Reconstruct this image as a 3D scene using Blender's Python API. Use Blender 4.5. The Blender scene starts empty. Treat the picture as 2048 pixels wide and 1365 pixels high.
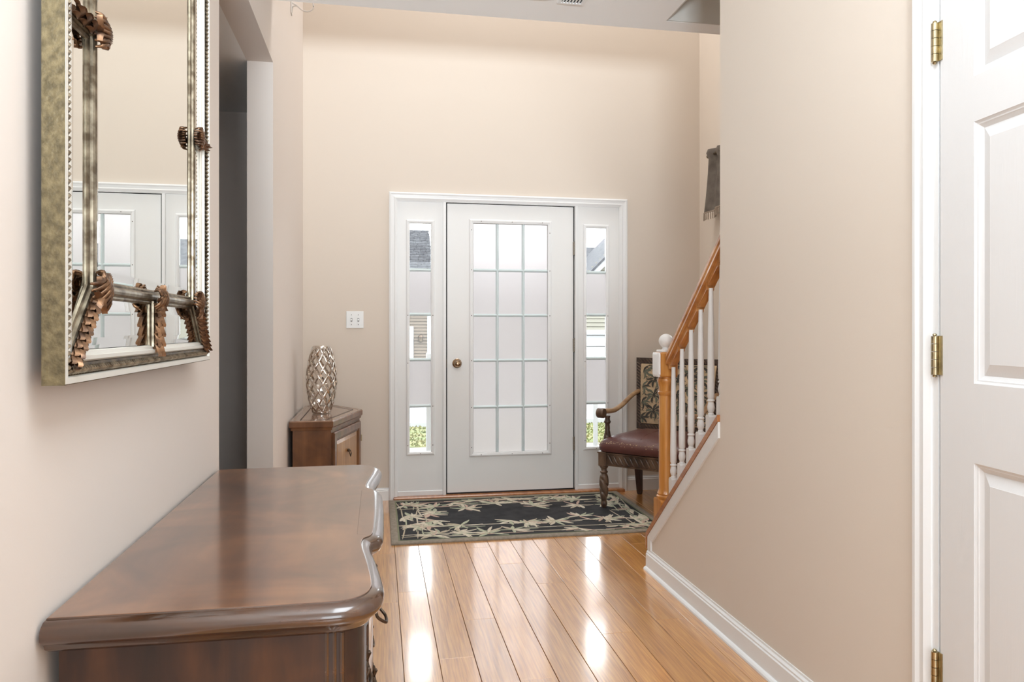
import bpy, bmesh, math, random
from mathutils import Vector, Matrix
random.seed(7)
PI = math.pi
S = bpy.context.scene
COL = S.collection

# ------------------------------------------------------------------ camera, world, lights, exposure
cam_d = bpy.data.cameras.new('camera'); cam = bpy.data.objects.new('camera', cam_d); COL.objects.link(cam)
YAW = math.atan((1024 - 757) / 1465)
cam.location = (0, 0, 1.17); cam.rotation_euler = (PI / 2, 0, -YAW)
cam_d.sensor_width = 36; cam_d.lens = 1465 / 2048 * 36
cam_d.shift_y = -(682.5 - 660) / 2048
cam_d.clip_start = 0.05; cam_d.clip_end = 200
S.camera = cam
S.view_settings.view_transform = 'Standard'; S.view_settings.look = 'None'
S.view_settings.gamma = 1; S.view_settings.use_curve_mapping = False
S.view_settings.exposure = 0.20
try:
    S.cycles.use_denoising = True; S.cycles.denoiser = 'OPENIMAGEDENOISE'
except Exception: pass
S.cycles.max_bounces = 10; S.cycles.diffuse_bounces = 5; S.cycles.glossy_bounces = 6
S.cycles.transmission_bounces = 8; S.cycles.sample_clamp_indirect = 6
S.cycles.caustics_reflective = True; S.cycles.caustics_refractive = True

W = bpy.data.worlds.new('overcast'); S.world = W; W.use_nodes = True
bg = W.node_tree.nodes['Background']; bg.inputs[0].default_value = (0.93, 0.965, 1.0, 1); bg.inputs[1].default_value = 7.0

def area(name, loc, rot, sx, sy, power, color=(1, 1, 1)):
    d = bpy.data.lights.new(name, 'AREA'); d.shape = 'RECTANGLE'; d.size = sx; d.size_y = sy
    d.energy = power; d.color = color
    o = bpy.data.objects.new(name, d); o.location = loc; o.rotation_euler = rot; COL.objects.link(o); return o
area('foyer_light', (0.9, 4.35, 5.0), (0, 0, 0), 1.6, 0.9, 46, (0.96, 0.94, 0.92))
area('rear_fill', (0.4, -3.4, 1.5), (PI / 2 + 0.12, 0, 0), 1.7, 1.9, 54, (0.82, 0.92, 1.0))  # added unseen fill behind the camera, no real lamp there
area('hall_fill', (0.45, 0.3, 2.7), (0, 0, 0), 0.9, 1.6, 32, (0.84, 0.93, 1.0))  # added overhead fill for the hall, no fixture behind it
fl_ = area('ceiling_fill', (-0.1, -1.6, 1.45), (PI / 2 + 0.40, 0, -0.08), 0.5, 0.5, 26, (0.84, 0.93, 1.0)); fl_.data.spread = math.radians(58)  # added unseen fill, aimed up to brighten the ceiling near its edge

# ------------------------------------------------------------------ mesh helpers
class B:
    def __init__(s): s.bm = bmesh.new(); s.mi = 0
    def _f(s, vs):
        try:
            f = s.bm.faces.new(vs); f.material_index = s.mi; return f
        except ValueError: return None
    def box(s, x0, x1, y0, y1, z0, z1, bev=0, seg=1):
        r = bmesh.ops.create_cube(s.bm, size=1)
        vs = r['verts']
        for v in vs:
            v.co = Vector(((x0 + x1) / 2 + v.co.x * (x1 - x0), (y0 + y1) / 2 + v.co.y * (y1 - y0), (z0 + z1) / 2 + v.co.z * (z1 - z0)))
        fs = {f for v in vs for f in v.link_faces}
        for f in fs: f.material_index = s.mi
        if bev:
            es = list({e for v in vs for e in v.link_edges})
            bmesh.ops.bevel(s.bm, geom=es, offset=bev, segments=seg, affect='EDGES', profile=0.5, material=s.mi)
        return s
    def prism(s, pts, z0, z1, axis='z'):
        def m(p, h):
            if axis == 'z': return Vector((p[0], p[1], h))
            if axis == 'x': return Vector((h, p[0], p[1]))
            return Vector((p[0], h, p[1]))
        a = [s.bm.verts.new(m(p, z0)) for p in pts]; b = [s.bm.verts.new(m(p, z1)) for p in pts]
        n = len(pts)
        s._f(list(reversed(a))); s._f(b)
        for i in range(n): s._f([a[i], a[(i + 1) % n], b[(i + 1) % n], b[i]])
        return s
    def rings(s, rs, close=True, cap=True):
        vr = [[s.bm.verts.new(p) for p in r] for r in rs]
        n = len(vr[0])
        for a, b in zip(vr, vr[1:]):
            for i in range(n if close else n - 1):
                s._f([a[i], a[(i + 1) % n], b[(i + 1) % n], b[i]])
        if cap: s._f(list(reversed(vr[0]))); s._f(vr[-1])
        return s
    def lathe(s, prof, c=(0, 0, 0), n=24, M=None, rf=None):
        rs = []
        for (r, z) in prof:
            ring = []
            for i in range(n):
                a = 2 * PI * i / n
                q = r * (rf(a, z) if rf else 1)
                p = Vector((q * math.cos(a), q * math.sin(a), z))
                if M: p = M @ p
                ring.append(p + Vector(c))
            rs.append(ring)
        return s.rings(rs)
    def tube(s, pts, r, n=8, sy=1.0, up=Vector((0, 0, 1)), cap=True):
        pts = [Vector(p) for p in pts]; rs = []
        for i, p in enumerate(pts):
            d = (pts[min(i + 1, len(pts) - 1)] - pts[max(i - 1, 0)]).normalized()
            u = up.cross(d)
            if u.length < 1e-3: u = Vector((1, 0, 0)).cross(d)
            u.normalize(); v = d.cross(u)
            rr = r(i / (len(pts) - 1)) if callable(r) else r
            rs.append([p + u * rr * math.cos(2 * PI * k / n) + v * rr * sy * math.sin(2 * PI * k / n) for k in range(n)])
        return s.rings(rs, cap=cap)
    def ball(s, c, r, sc=(1, 1, 1), u=16, v=10):
        res = bmesh.ops.create_uvsphere(s.bm, u_segments=u, v_segments=v, radius=r)
        for w in res['verts']:
            w.co = Vector((w.co.x * sc[0], w.co.y * sc[1], w.co.z * sc[2])) + Vector(c)
        for f in {f for w in res['verts'] for f in w.link_faces}: f.material_index = s.mi
        return s
    def leaf(s, c, ang, L, w, M=None, h=0.002, n=5, bend=0.0):
        """slim pointed blade lying in the xy plane, domed"""
        L_, R_, T = [], [], []
        for i in range(n + 1):
            t = i / n; ww = w * math.sin(PI * min(1, t * 0.92 + 0.04)) ** 0.8 * 0.5
            a = ang + bend * t
            x = c[0] + L * t * math.cos(a); y = c[1] + L * t * math.sin(a)
            nx, ny = -math.sin(a), math.cos(a)
            z = c[2]
            for lst, k, hh in ((L_, 1, 0), (T, 0, h), (R_, -1, 0)):
                p = Vector((x + nx * ww * k, y + ny * ww * k, z + hh))
                if M: p = M @ p
                lst.append(s.bm.verts.new(p))
        for i in range(n):
            s._f([R_[i], R_[i + 1], T[i + 1], T[i]]); s._f([T[i], T[i + 1], L_[i + 1], L_[i]])
        return s
    def frame(s, x0, x1, z0, z1, w, prof, M=None):
        """mitred rectangular frame in the xz plane; prof = [(inset, y)] from outer edge to inner edge"""
        rs = []
        for (i, y) in prof:
            ring = [Vector((x0 + i, y, z0 + i)), Vector((x1 - i, y, z0 + i)), Vector((x1 - i, y, z1 - i)), Vector((x0 + i, y, z1 - i))]
            if M: ring = [M @ p for p in ring]
            rs.append(ring)
        rs.append(rs[0])
        return s.rings(rs, cap=False)

def obj(name, b, mat, parent=None, smooth=False, label=None, world=True, kind=None):
    bm = b.bm
    bmesh.ops.remove_doubles(bm, verts=bm.verts, dist=1e-6)
    bmesh.ops.recalc_face_normals(bm, faces=bm.faces)
    me = bpy.data.meshes.new(name); bm.to_mesh(me); bm.free()
    for m in (mat if isinstance(mat, (list, tuple)) else [mat]): me.materials.append(m)
    if smooth:
        me.polygons.foreach_set('use_smooth', [True] * len(me.polygons))
        me.set_sharp_from_angle(angle=math.radians(38 if smooth is True else smooth))
    o = bpy.data.objects.new(name, me); COL.objects.link(o)
    if parent:
        o.parent = parent
        if world: o.matrix_parent_inverse = world_mat(parent).inverted()
    if label: o['label'] = label
    if kind: o['kind'] = kind
    return o
def world_mat(o):
    m = o.matrix_basis.copy()
    if o.parent: m = world_mat(o.parent) @ o.matrix_parent_inverse @ m
    return m
def thing(name, label, cat, loc=(0, 0, 0), rz=0, group=None, kind=None):
    o = bpy.data.objects.new(name, None); COL.objects.link(o)
    o.location = loc; o.rotation_euler = (0, 0, rz); o.empty_display_size = 0.1
    if label: o['label'] = label
    if cat: o['category'] = cat
    if group: o['group'] = group
    if kind: o['kind'] = kind
    return o
def tag(o, label, cat, group=None):
    o['label'] = label; o['category'] = cat
    if group: o['group'] = group
    return o
def struct(name, b, mat, smooth=False):
    o = obj(name, b, mat, smooth=smooth); o['kind'] = 'structure'; return o
def copy_tree(o, parent=None):
    c = o.copy(); COL.objects.link(c)
    if parent: c.parent = parent
    for ch in list(o.children): copy_tree(ch, c)
    return c
def offset(pts, d):
    """offset a closed counter-clockwise outline outwards by d"""
    n = len(pts); out = []
    for i in range(n):
        a, b, c = Vector(pts[i - 1]), Vector(pts[i]), Vector(pts[(i + 1) % n])
        e1 = (b - a).normalized(); e2 = (c - b).normalized()
        n1 = Vector((e1.y, -e1.x)); n2 = Vector((e2.y, -e2.x))
        m = (n1 + n2).normalized(); k = d / max(0.5, m.dot(n1))
        out.append((b.x + m.x * k, b.y + m.y * k))
    return out
def moulded(b, pts, prof):
    return b.rings([[Vector((p[0], p[1], z)) for p in offset(pts, d)] for (d, z) in prof])
def catmull(pts, k=6):
    out = []
    n = len(pts)
    for i in range(n - 1):
        p0 = Vector(pts[max(i - 1, 0)]); p1 = Vector(pts[i]); p2 = Vector(pts[i + 1]); p3 = Vector(pts[min(i + 2, n - 1)])
        for j in range(k):
            t = j / k
            out.append(0.5 * ((2 * p1) + (p2 - p0) * t + (2 * p0 - 5 * p1 + 4 * p2 - p3) * t * t + (3 * p1 - p0 - 3 * p2 + p3) * t ** 3))
    out.append(Vector(pts[-1])); return out

# ------------------------------------------------------------------ materials
def newmat(name):
    m = bpy.data.materials.new(name); m.use_nodes = True
    nt = m.node_tree; return m, nt, nt.nodes['Principled BSDF']
def mat(name, c, rough=0.5, metal=0.0, coat=0.0, spec=0.5, bump=0.0, bscale=80, var=0.0, vscale=3, c2=None, emit=None):
    m, nt, p = newmat(name)
    p.inputs['Base Color'].default_value = (*c, 1); p.inputs['Roughness'].default_value = rough
    p.inputs['Metallic'].default_value = metal; p.inputs['Coat Weight'].default_value = coat
    p.inputs['Coat Roughness'].default_value = 0.08; p.inputs['Specular IOR Level'].default_value = spec
    tc = nt.nodes.new('ShaderNodeTexCoord')
    if var or c2:
        n = nt.nodes.new('ShaderNodeTexNoise'); n.inputs['Scale'].default_value = vscale; n.inputs['Detail'].default_value = 4
        nt.links.new(tc.outputs['Object'], n.inputs['Vector'])
        r = nt.nodes.new('ShaderNodeValToRGB'); r.color_ramp.elements[0].position = 0.35; r.color_ramp.elements[1].position = 0.65
        k = 1 - var
        r.color_ramp.elements[0].color = (*(c2 or tuple(x * k for x in c)), 1); r.color_ramp.elements[1].color = (*c, 1)
        nt.links.new(n.outputs['Fac'], r.inputs['Fac']); nt.links.new(r.outputs['Color'], p.inputs['Base Color'])
    if bump:
        n = nt.nodes.new('ShaderNodeTexNoise'); n.inputs['Scale'].default_value = bscale; n.inputs['Detail'].default_value = 3
        nt.links.new(tc.outputs['Object'], n.inputs['Vector'])
        bu = nt.nodes.new('ShaderNodeBump'); bu.inputs['Strength'].default_value = bump; bu.inputs['Distance'].default_value = 0.004
        nt.links.new(n.outputs['Fac'], bu.inputs['Height']); nt.links.new(bu.outputs['Normal'], p.inputs['Normal'])
    if emit:
        p.inputs['Emission Color'].default_value = (*c, 1); p.inputs['Emission Strength'].default_value = emit
    return m
def wood(name, c1, c2, c3, stretch=(30, 2, 30), rough=0.25, coat=0.0, ior=1.5, grain=0.35, rand=0.0, blotch=None, coat_rough=0.08):
    m, nt, p = newmat(name)
    N = nt.nodes.new; Lk = nt.links.new
    tc = N('ShaderNodeTexCoord'); mp = N('ShaderNodeMapping'); mp.inputs['Scale'].default_value = stretch
    vec = tc.outputs['Object']
    if rand:
        oi = N('ShaderNodeObjectInfo'); vm = N('ShaderNodeVectorMath'); vm.operation = 'MULTIPLY_ADD'
        cb = N('ShaderNodeCombineXYZ')
        for k in range(3): Lk(oi.outputs['Random'], cb.inputs[k])
        vm.inputs[1].default_value = (17, 31, 23); Lk(cb.outputs[0], vm.inputs[0]); Lk(tc.outputs['Object'], vm.inputs[2])
        vec = vm.outputs[0]
    Lk(vec, mp.inputs['Vector'])
    n1 = N('ShaderNodeTexNoise'); n1.inputs['Scale'].default_value = 1; n1.inputs['Detail'].default_value = 6; n1.inputs['Distortion'].default_value = 0.4
    Lk(mp.outputs[0], n1.inputs['Vector'])
    r = N('ShaderNodeValToRGB'); e = r.color_ramp.elements
    e[0].position = 0.3; e[0].color = (*c1, 1); e[1].position = 0.7; e[1].color = (*c3, 1)
    x = e.new(0.5); x.color = (*c2, 1)
    out = n1.outputs['Fac']
    if blotch:
        n2 = N('ShaderNodeTexNoise'); n2.inputs['Scale'].default_value = blotch; n2.inputs['Detail'].default_value = 3; n2.inputs['Distortion'].default_value = 1.2
        Lk(vec, n2.inputs['Vector'])
        mx = N('ShaderNodeMix'); mx.inputs[0].default_value = grain
        Lk(n2.outputs['Fac'], mx.inputs[2]); Lk(n1.outputs['Fac'], mx.inputs[3]); out = mx.outputs[0]
    Lk(out, r.inputs['Fac'])
    col = r.outputs['Color']
    if rand:
        hs = N('ShaderNodeHueSaturation'); mr = N('ShaderNodeMapRange')
        mr.inputs['To Min'].default_value = 1 - rand; mr.inputs['To Max'].default_value = 1 + rand
        Lk(oi.outputs['Random'], mr.inputs['Value']); Lk(mr.outputs[0], hs.inputs['Value']); Lk(col, hs.inputs['Color']); col = hs.outputs[0]
    Lk(col, p.inputs['Base Color'])
    p.inputs['Roughness'].default_value = rough; p.inputs['IOR'].default_value = ior
    p.inputs['Coat Weight'].default_value = coat; p.inputs['Coat Roughness'].default_value = coat_rough; p.inputs['Coat IOR'].default_value = ior
    return m

PAINT = (0.745, 0.665, 0.580)
M = {}
M['wall'] = mat('wall_paint', PAINT, 0.75, bump=0.03, bscale=220)
M['wall_left'] = mat('wall_paint_rose', (0.735, 0.67, 0.62), 0.75, bump=0.03, bscale=220)
M['ceiling'] = mat('ceiling_paint', (0.92, 0.93, 0.93), 0.85, bump=0.03, bscale=160)
M['trim'] = mat('white_trim', (0.86, 0.875, 0.88), 0.35)
M['trim2'] = mat('white_trim_warm', (0.80, 0.79, 0.775), 0.4)
M['door'] = mat('white_door', (0.86, 0.87, 0.865), 0.4)
M['muntin'] = mat('pale_muntin', (0.66, 0.76, 0.775), 0.4)
M['gap'] = mat('dark_gap', (0.02, 0.02, 0.022), 0.8)
M['floor'] = wood('golden_floor', (0.42, 0.165, 0.032), (0.60, 0.265, 0.055), (0.74, 0.37, 0.09), (150, 5, 60), 0.30, coat=1.0, ior=2.1, rand=0.14, coat_rough=0.12)
M['oak'] = wood('honey_oak', (0.40, 0.15, 0.03), (0.55, 0.23, 0.05), (0.66, 0.32, 0.09), (40, 40, 3), 0.3, coat=0.5)
M['oak_rail'] = wood('honey_oak_rail', (0.34, 0.13, 0.035), (0.50, 0.21, 0.06), (0.60, 0.30, 0.10), (40, 6, 20), 0.3, coat=0.5)
M['oak_dark'] = wood('cap_oak', (0.32, 0.11, 0.03), (0.42, 0.16, 0.05), (0.50, 0.22, 0.08), (40, 5, 40), 0.3, coat=0.5)
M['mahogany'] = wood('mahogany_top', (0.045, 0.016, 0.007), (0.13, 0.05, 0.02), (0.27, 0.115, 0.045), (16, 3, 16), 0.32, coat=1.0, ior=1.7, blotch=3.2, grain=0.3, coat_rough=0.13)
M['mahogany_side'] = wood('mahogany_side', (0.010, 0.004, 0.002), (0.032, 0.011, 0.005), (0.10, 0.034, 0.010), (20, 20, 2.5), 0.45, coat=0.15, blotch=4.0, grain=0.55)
M['mahogany_edge'] = wood('mahogany_edge', (0.022, 0.008, 0.003), (0.050, 0.018, 0.006), (0.085, 0.031, 0.010), (8, 8, 60), 0.25, coat=0.9, ior=1.6)
M['walnut'] = wood('cabinet_walnut', (0.06, 0.024, 0.010), (0.15, 0.062, 0.024), (0.25, 0.11, 0.042), (16, 16, 1.5), 0.38, coat=0.25, blotch=6, grain=0.5)
M['walnut_top'] = wood('cabinet_top_walnut', (0.16, 0.085, 0.05), (0.24, 0.135, 0.085), (0.32, 0.19, 0.12), (10, 30, 10), 0.25, coat=0.8, ior=1.6)
M['walnut_light'] = wood('cabinet_panel', (0.30, 0.14, 0.045), (0.40, 0.20, 0.07), (0.48, 0.26, 0.10), (30, 30, 3), 0.4, coat=0.12)
M['chairwood'] = wood('carved_wood', (0.05, 0.028, 0.018), (0.115, 0.068, 0.042), (0.20, 0.125, 0.08), (20, 20, 6), 0.4, coat=0.2)
M['armwood'] = wood('arm_wood', (0.25, 0.14, 0.07), (0.38, 0.23, 0.12), (0.48, 0.31, 0.18), (10, 10, 30), 0.35, coat=0.3)
M['chairdark'] = mat('carved_dark', (0.055, 0.034, 0.024), 0.45, var=0.4, vscale=30)
M['legdark'] = mat('rear_leg_dark', (0.045, 0.018, 0.014), 0.4)
M['leather'] = mat('burgundy_leather', (0.12, 0.042, 0.034), 0.33, bump=0.25, bscale=160, c2=(0.10, 0.036, 0.032), vscale=9)
M['tapestry'] = mat('tapestry_beige', (0.64, 0.48, 0.30), 0.9, var=0.25, vscale=22, bump=0.3, bscale=400)
M['tapleaf'] = mat('tapestry_leaf', (0.06, 0.055, 0.045), 0.9)
M['tapleaf2'] = mat('tapestry_leaf_green', (0.14, 0.15, 0.11), 0.9)
M['black_gap'] = mat('floor_underlay', (0.05, 0.03, 0.018), 0.9)
M['hinge'] = mat('tarnished_nickel', (0.26, 0.23, 0.19), 0.35, metal=0.8)
M['brass'] = mat('antique_brass', (0.55, 0.47, 0.30), 0.28, metal=1.0, var=0.3, vscale=40)
M['bronze'] = mat('dark_bronze', (0.10, 0.07, 0.05), 0.4, metal=0.9)
M['knob'] = mat('aged_brass', (0.36, 0.25, 0.16), 0.25, metal=1.0)
M['chrome'] = mat('silver_plate', (0.66, 0.60, 0.54), 0.12, metal=1.0)
M['mirror'] = mat('mirror_glass', (0.86, 0.87, 0.84), 0.0, metal=1.0)
M['giltside'] = mat('mottled_gilt_side', (0.21, 0.165, 0.085), 0.5, metal=0.3, c2=(0.10, 0.078, 0.038), vscale=70, bump=0.3, bscale=150)
M['silverleaf'] = mat('silver_leaf', (0.36, 0.31, 0.23), 0.30, metal=0.85, c2=(0.11, 0.083, 0.055), vscale=40)
M['silverlight'] = mat('pale_silver_leaf', (0.74, 0.72, 0.66), 0.35, metal=0.3)
M['giltdark'] = mat('dark_gilt', (0.20, 0.155, 0.10), 0.4, metal=0.7, c2=(0.06, 0.045, 0.035), vscale=50)
M['giltleaf'] = mat('copper_gilt_leaf', (0.25, 0.135, 0.07), 0.32, metal=0.75, c2=(0.075, 0.042, 0.027), vscale=60)
M['black'] = mat('black_edge', (0.012, 0.012, 0.013), 0.4)
M['plastic'] = mat('white_plastic', (0.80, 0.81, 0.80), 0.35)
M['rug'] = mat('black_pile', (0.018, 0.019, 0.022), 0.95, c2=(0.035, 0.035, 0.038), vscale=14, bump=0.8, bscale=600)
M['rugedge'] = mat('beige_rug_border', (0.36, 0.31, 0.25), 0.95, c2=(0.28, 0.24, 0.19), vscale=60, bump=0.8, bscale=500)
M['ruggreen'] = mat('sage_rug_line', (0.20, 0.21, 0.13), 0.95)
M['leafs'] = [mat('rug_leaf_cream', (0.66, 0.60, 0.48), 0.95, var=0.2, vscale=60), mat('rug_leaf_sage', (0.46, 0.48, 0.35), 0.95, var=0.2, vscale=60), mat('rug_leaf_rose', (0.58, 0.42, 0.34), 0.95, var=0.2, vscale=60), mat('rug_leaf_tan', (0.52, 0.45, 0.34), 0.95, var=0.2, vscale=60)]
M['valance'] = mat('taupe_damask', (0.115, 0.095, 0.078), 0.7, c2=(0.17, 0.145, 0.12), vscale=18, bump=0.2, bscale=90)
M['fringe'] = mat('taupe_fringe', (0.36, 0.29, 0.225), 0.8)
M['siding'] = mat('tan_siding', (0.11, 0.083, 0.06), 0.8)
M['cream'] = mat('cream_siding', (0.17, 0.16, 0.13), 0.8)
M['shingle'] = mat('grey_shingle', (0.062, 0.062, 0.068), 0.9, c2=(0.036, 0.036, 0.042), vscale=6)
M['white_out'] = mat('white_vinyl', (0.25, 0.25, 0.25), 0.6)
M['grass'] = mat('lawn', (0.065, 0.08, 0.018), 0.95, c2=(0.105, 0.095, 0.03), vscale=3)
M['street'] = mat('asphalt_pale', (0.13, 0.13, 0.135), 0.9)
M['concrete'] = mat('concrete', (0.15, 0.135, 0.10), 0.9, var=0.1)
M['lamp'] = mat('lamp_glow', (1, 0.97, 0.92), 0.5, emit=1.6)

def glass():
    m, nt, p = newmat('clear_pane'); nt.nodes.remove(p)
    g = nt.nodes.new('ShaderNodeBsdfGlossy'); g.inputs['Roughness'].default_value = 0.02
    t = nt.nodes.new('ShaderNodeBsdfTransparent'); t.inputs[0].default_value = (0.97, 0.985, 0.98, 1)
    f = nt.nodes.new('ShaderNodeFresnel'); f.inputs[0].default_value = 1.3
    mx = nt.nodes.new('ShaderNodeMixShader')
    nt.links.new(f.outputs[0], mx.inputs[0]); nt.links.new(t.outputs[0], mx.inputs[1]); nt.links.new(g.outputs[0], mx.inputs[2])
    nt.links.new(mx.outputs[0], nt.nodes['Material Output'].inputs[0]); return m
def frosted():
    m, nt, p = newmat('frosted_film'); nt.nodes.remove(p)
    t = nt.nodes.new('ShaderNodeBsdfTranslucent'); t.inputs[0].default_value = (0.34, 0.325, 0.32, 1)
    r = nt.nodes.new('ShaderNodeBsdfRefraction'); r.inputs['Roughness'].default_value = 0.42; r.inputs['IOR'].default_value = 1.33
    r.inputs[0].default_value = (0.97, 0.95, 0.95, 1)
    d = nt.nodes.new('ShaderNodeBsdfDiffuse'); d.inputs[0].default_value = (0.8, 0.78, 0.78, 1)
    mx = nt.nodes.new('ShaderNodeMixShader'); mx.inputs[0].default_value = 0.48
    m2 = nt.nodes.new('ShaderNodeMixShader'); m2.inputs[0].default_value = 0.18
    nt.links.new(t.outputs[0], mx.inputs[1]); nt.links.new(r.outputs[0], mx.inputs[2])
    nt.links.new(mx.outputs[0], m2.inputs[1]); nt.links.new(d.outputs[0], m2.inputs[2])
    nt.links.new(m2.outputs[0], nt.nodes['Material Output'].inputs[0]); return m
M['glass'] = glass(); M['frost'] = frosted()

# ------------------------------------------------------------------ room shell
XL, XR, D = -0.5, 2.344, 5.1
XS = 1.30                       # face of the stair wall
TOP, CZ, CE = 5.25, 2.752, 3.66   # foyer height, hall ceiling height, hall ceiling edge
b = B()
b.box(XL - .12, XL, -4, 2.464, 0, TOP); b.box(XL - .12, XL, 3.68, D, 0, TOP); b.box(XL - .12, XL, 2.464, 3.68, 2.46, TOP)
struct('wall_left', b, M['wall_left'])
b = B()
b.box(XL - .12, 0.10, D, D + .15, 0, TOP); b.box(1.75, XR + .12, D, D + .15, 0, TOP); b.box(0.10, 1.75, D, D + .15, 2.09, TOP)
struct('wall_front', b, M['wall'])
b = B()
wy0, wy1, wz0, wz1 = 3.80, 4.55, 1.45, 2.35
b.box(XR, XR + .12, -4, wy0, 0, TOP); b.box(XR, XR + .12, wy1, D, 0, TOP); b.box(XR, XR + .12, wy0, wy1, 0, wz0); b.box(XR, XR + .12, wy0, wy1, wz1, TOP)
struct('wall_right', b, M['wall'])
SL = 0.862
def capz(y): return 0.179 + SL * (3.407 - y)
DY0, DY1 = 0.60, 1.512          # closet door opening
b = B()
b.prism([(2.644, 0), (3.395, 0), (3.395, capz(3.395) - .02), (2.644, capz(2.644) - .02)], XS, XS + .12, 'x')
b.box(XS, XS + .12, 1.535, 2.644, 0, CZ); b.box(XS, XS + .12, DY0 - .02, 1.535, 2.075, CZ); b.box(XS, XS + .12, -4, DY0 - .02, 0, CZ)
struct('wall_stair', b, M['wall'])
b = B(); b.box(XL - .12, XR + .12, -4.12, -4, 0, TOP); struct('wall_back', b, M['wall'])
b = B()
hx0, hy0, hy1 = 1.448, 0.9, 3.548
b.box(XL, hx0, -4, CE, CZ, CZ + .3); b.box(hx0, XR, hy1, CE, CZ, CZ + .3); b.box(hx0, XR, -4, hy0, CZ, CZ + .3)
struct('ceiling', b, M['ceiling'])
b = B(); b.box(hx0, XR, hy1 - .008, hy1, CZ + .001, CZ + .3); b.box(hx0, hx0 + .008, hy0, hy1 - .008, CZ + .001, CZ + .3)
struct('trim_stairwell_shade', b, mat('stairwell_shade_grey', (0.55, 0.54, 0.51), 0.8))  # thin boards carry the shade of the well as grey colour
b = B(); b.box(XL - .12, XR + .12, -4, D + .15, TOP, TOP + .1); struct('ceiling_foyer', b, M['ceiling'])
# side room beyond the cased opening
b = B(); b.box(-3.2, XL - .12, 4.56, 4.68, 0, 2.46); struct('wall_side_room', b, M['wall_left'])
b = B(); b.box(-3.32, -3.2, -1, 4.68, 0, 2.46); struct('wall_side_room_left', b, M['wall_left'])
b = B(); b.box(-3.2, XL - .12, -1.12, -1, 0, 2.46); struct('wall_side_room_back', b, M['wall_left'])
b = B(); b.box(-3.32, XL - .12, -1.12, 4.68, 2.46, 2.58); struct('ceiling_side_room', b, M['ceiling'])

# floor of separate planks
b = B(); b.box(-3.32, XR + .12, -4.12, D + .15, -0.10, -0.0145)
floor = struct('floor', b, M['black_gap'])
PW = 0.1265
joints = {-1: 3.884, 0: 3.295, 1: 2.603, 2: 2.936, 3: 3.9, 4: 3.605, 5: 3.293, 6: 2.707}
meshes = {}
def plank(x0, x1, y0, y1):
    key = (round(x1 - x0, 3), round(y1 - y0, 3))
    if key not in meshes:
        q = B(); q.box(0.0009, x1 - x0 - 0.0009, 0.0005, y1 - y0 - 0.0005, -0.0145, 0, 0.0009)
        o = obj('plank', q, M['floor'], floor); meshes[key] = o.data
    else:
        o = bpy.data.objects.new('plank', meshes[key]); COL.objects.link(o); o.parent = floor
    o.location = (x0, y0, 0)
kc = -5
while 0.085 + kc * PW < XR:
    x0 = max(XL, 0.085 + kc * PW); x1 = min(XR, 0.085 + (kc + 1) * PW)
    j = joints.get(kc, 2.4 + (kc * 0.7123) % 1.9)
    L = 1.5
    ys = sorted([v for v in [j + L * i for i in range(-6, 4)] if -1.2 < v < D - .1])
    if kc == -1: ys = [-.7, .6, 1.9, 3.181, 3.884]
    ys = [-1.5] + ys + [D + .0]
    for a, c in zip(ys, ys[1:]): plank(x0, x1, a, c)
    kc += 1

# baseboards
def baseboard(name, pts_a, pts_b, nrm, h=0.10, t=0.014, shoe=True):
    """pts_a, pts_b: floor ends of the wall line; nrm points into the room"""
    a, c = Vector((*pts_a, 0)), Vector((*pts_b, 0)); n = Vector((*nrm, 0))
    prof = [(0, 0.0), (t, 0.0), (t, h * .76), (t * .75, h * .8), (t * .75, h * .86), (t * .35, h * .93), (t * .3, h), (0, h)]
    q = B(); q.rings([[p + n * d + Vector((0, 0, z)) for d, z in prof] for p in (a, c)])
    o = struct(name, q, M['trim'])
    if shoe:
        q = B(); pr = [(t, 0.0), (t + .013, 0.0), (t + .012, .007), (t + .007, .013), (t, .016)]
        q.rings([[p + n * d + Vector((0, 0, z)) for d, z in pr] for p in (a, c)])
        obj('shoe_moulding', q, M['trim'], o)
    return o
baseboard('baseboard_stair', (XS, 1.60), (XS, 3.407), (-1, 0))
baseboard('baseboard_front', (XL, D), (0.07, D), (0, -1), h=.085, shoe=False)
baseboard('baseboard_front_right', (1.78, D), (XR, D), (0, -1), h=.105, shoe=False)
baseboard('baseboard_right', (XR, 3.5), (XR, D), (-1, 0), h=.105, shoe=False)
baseboard('baseboard_left', (XL, -2), (XL, 2.464), (1, 0), shoe=False)
baseboard('baseboard_left_far', (XL, 3.68), (XL, D), (1, 0), h=.085, shoe=False)

# stair: cap, white stringer trim, steps
q = B()
y0, y1 = 2.644, 3.412
q.prism([(y0, capz(y0) - .022), (y1, capz(y1) - .022), (y1, 0.10), (y1 + .006, 0.10), (y1 + .006, capz(y1) + .0), (y0, capz(y0) + .004)], XS - .012, XS + .132, 'x')
struct('trim_cap', q, M['oak_dark'])
q = B()
w = .062
q.prism([(y0, capz(y0) - .024), (3.40, capz(3.40) - .024), (3.40, .10), (3.36, .10), (3.36, capz(3.36) - .024 - w * .55), (3.34, capz(3.34) - .024 - w), (y0, capz(y0) - .024 - w)], XS - .009, XS, 'x')
struct('trim_stringer', q, M['trim2'])
stairs = thing('staircase', None, None, (1.88, 3.3, 0), kind='structure')
for i in range(14):
    ya = 3.40 - i * .222; zt = .19 * (i + 1)
    if zt > 2.75: break
    q = B(); q.box(XS + .12, XR, ya - .222 - .01, ya + .02, zt - .028, zt, .006); obj('tread', q, M['oak'], stairs)
    q = B(); q.box(XS + .12, XR, ya - .018, ya, zt - .19, zt - .028); obj('riser', q, M['trim'], stairs)

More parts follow.
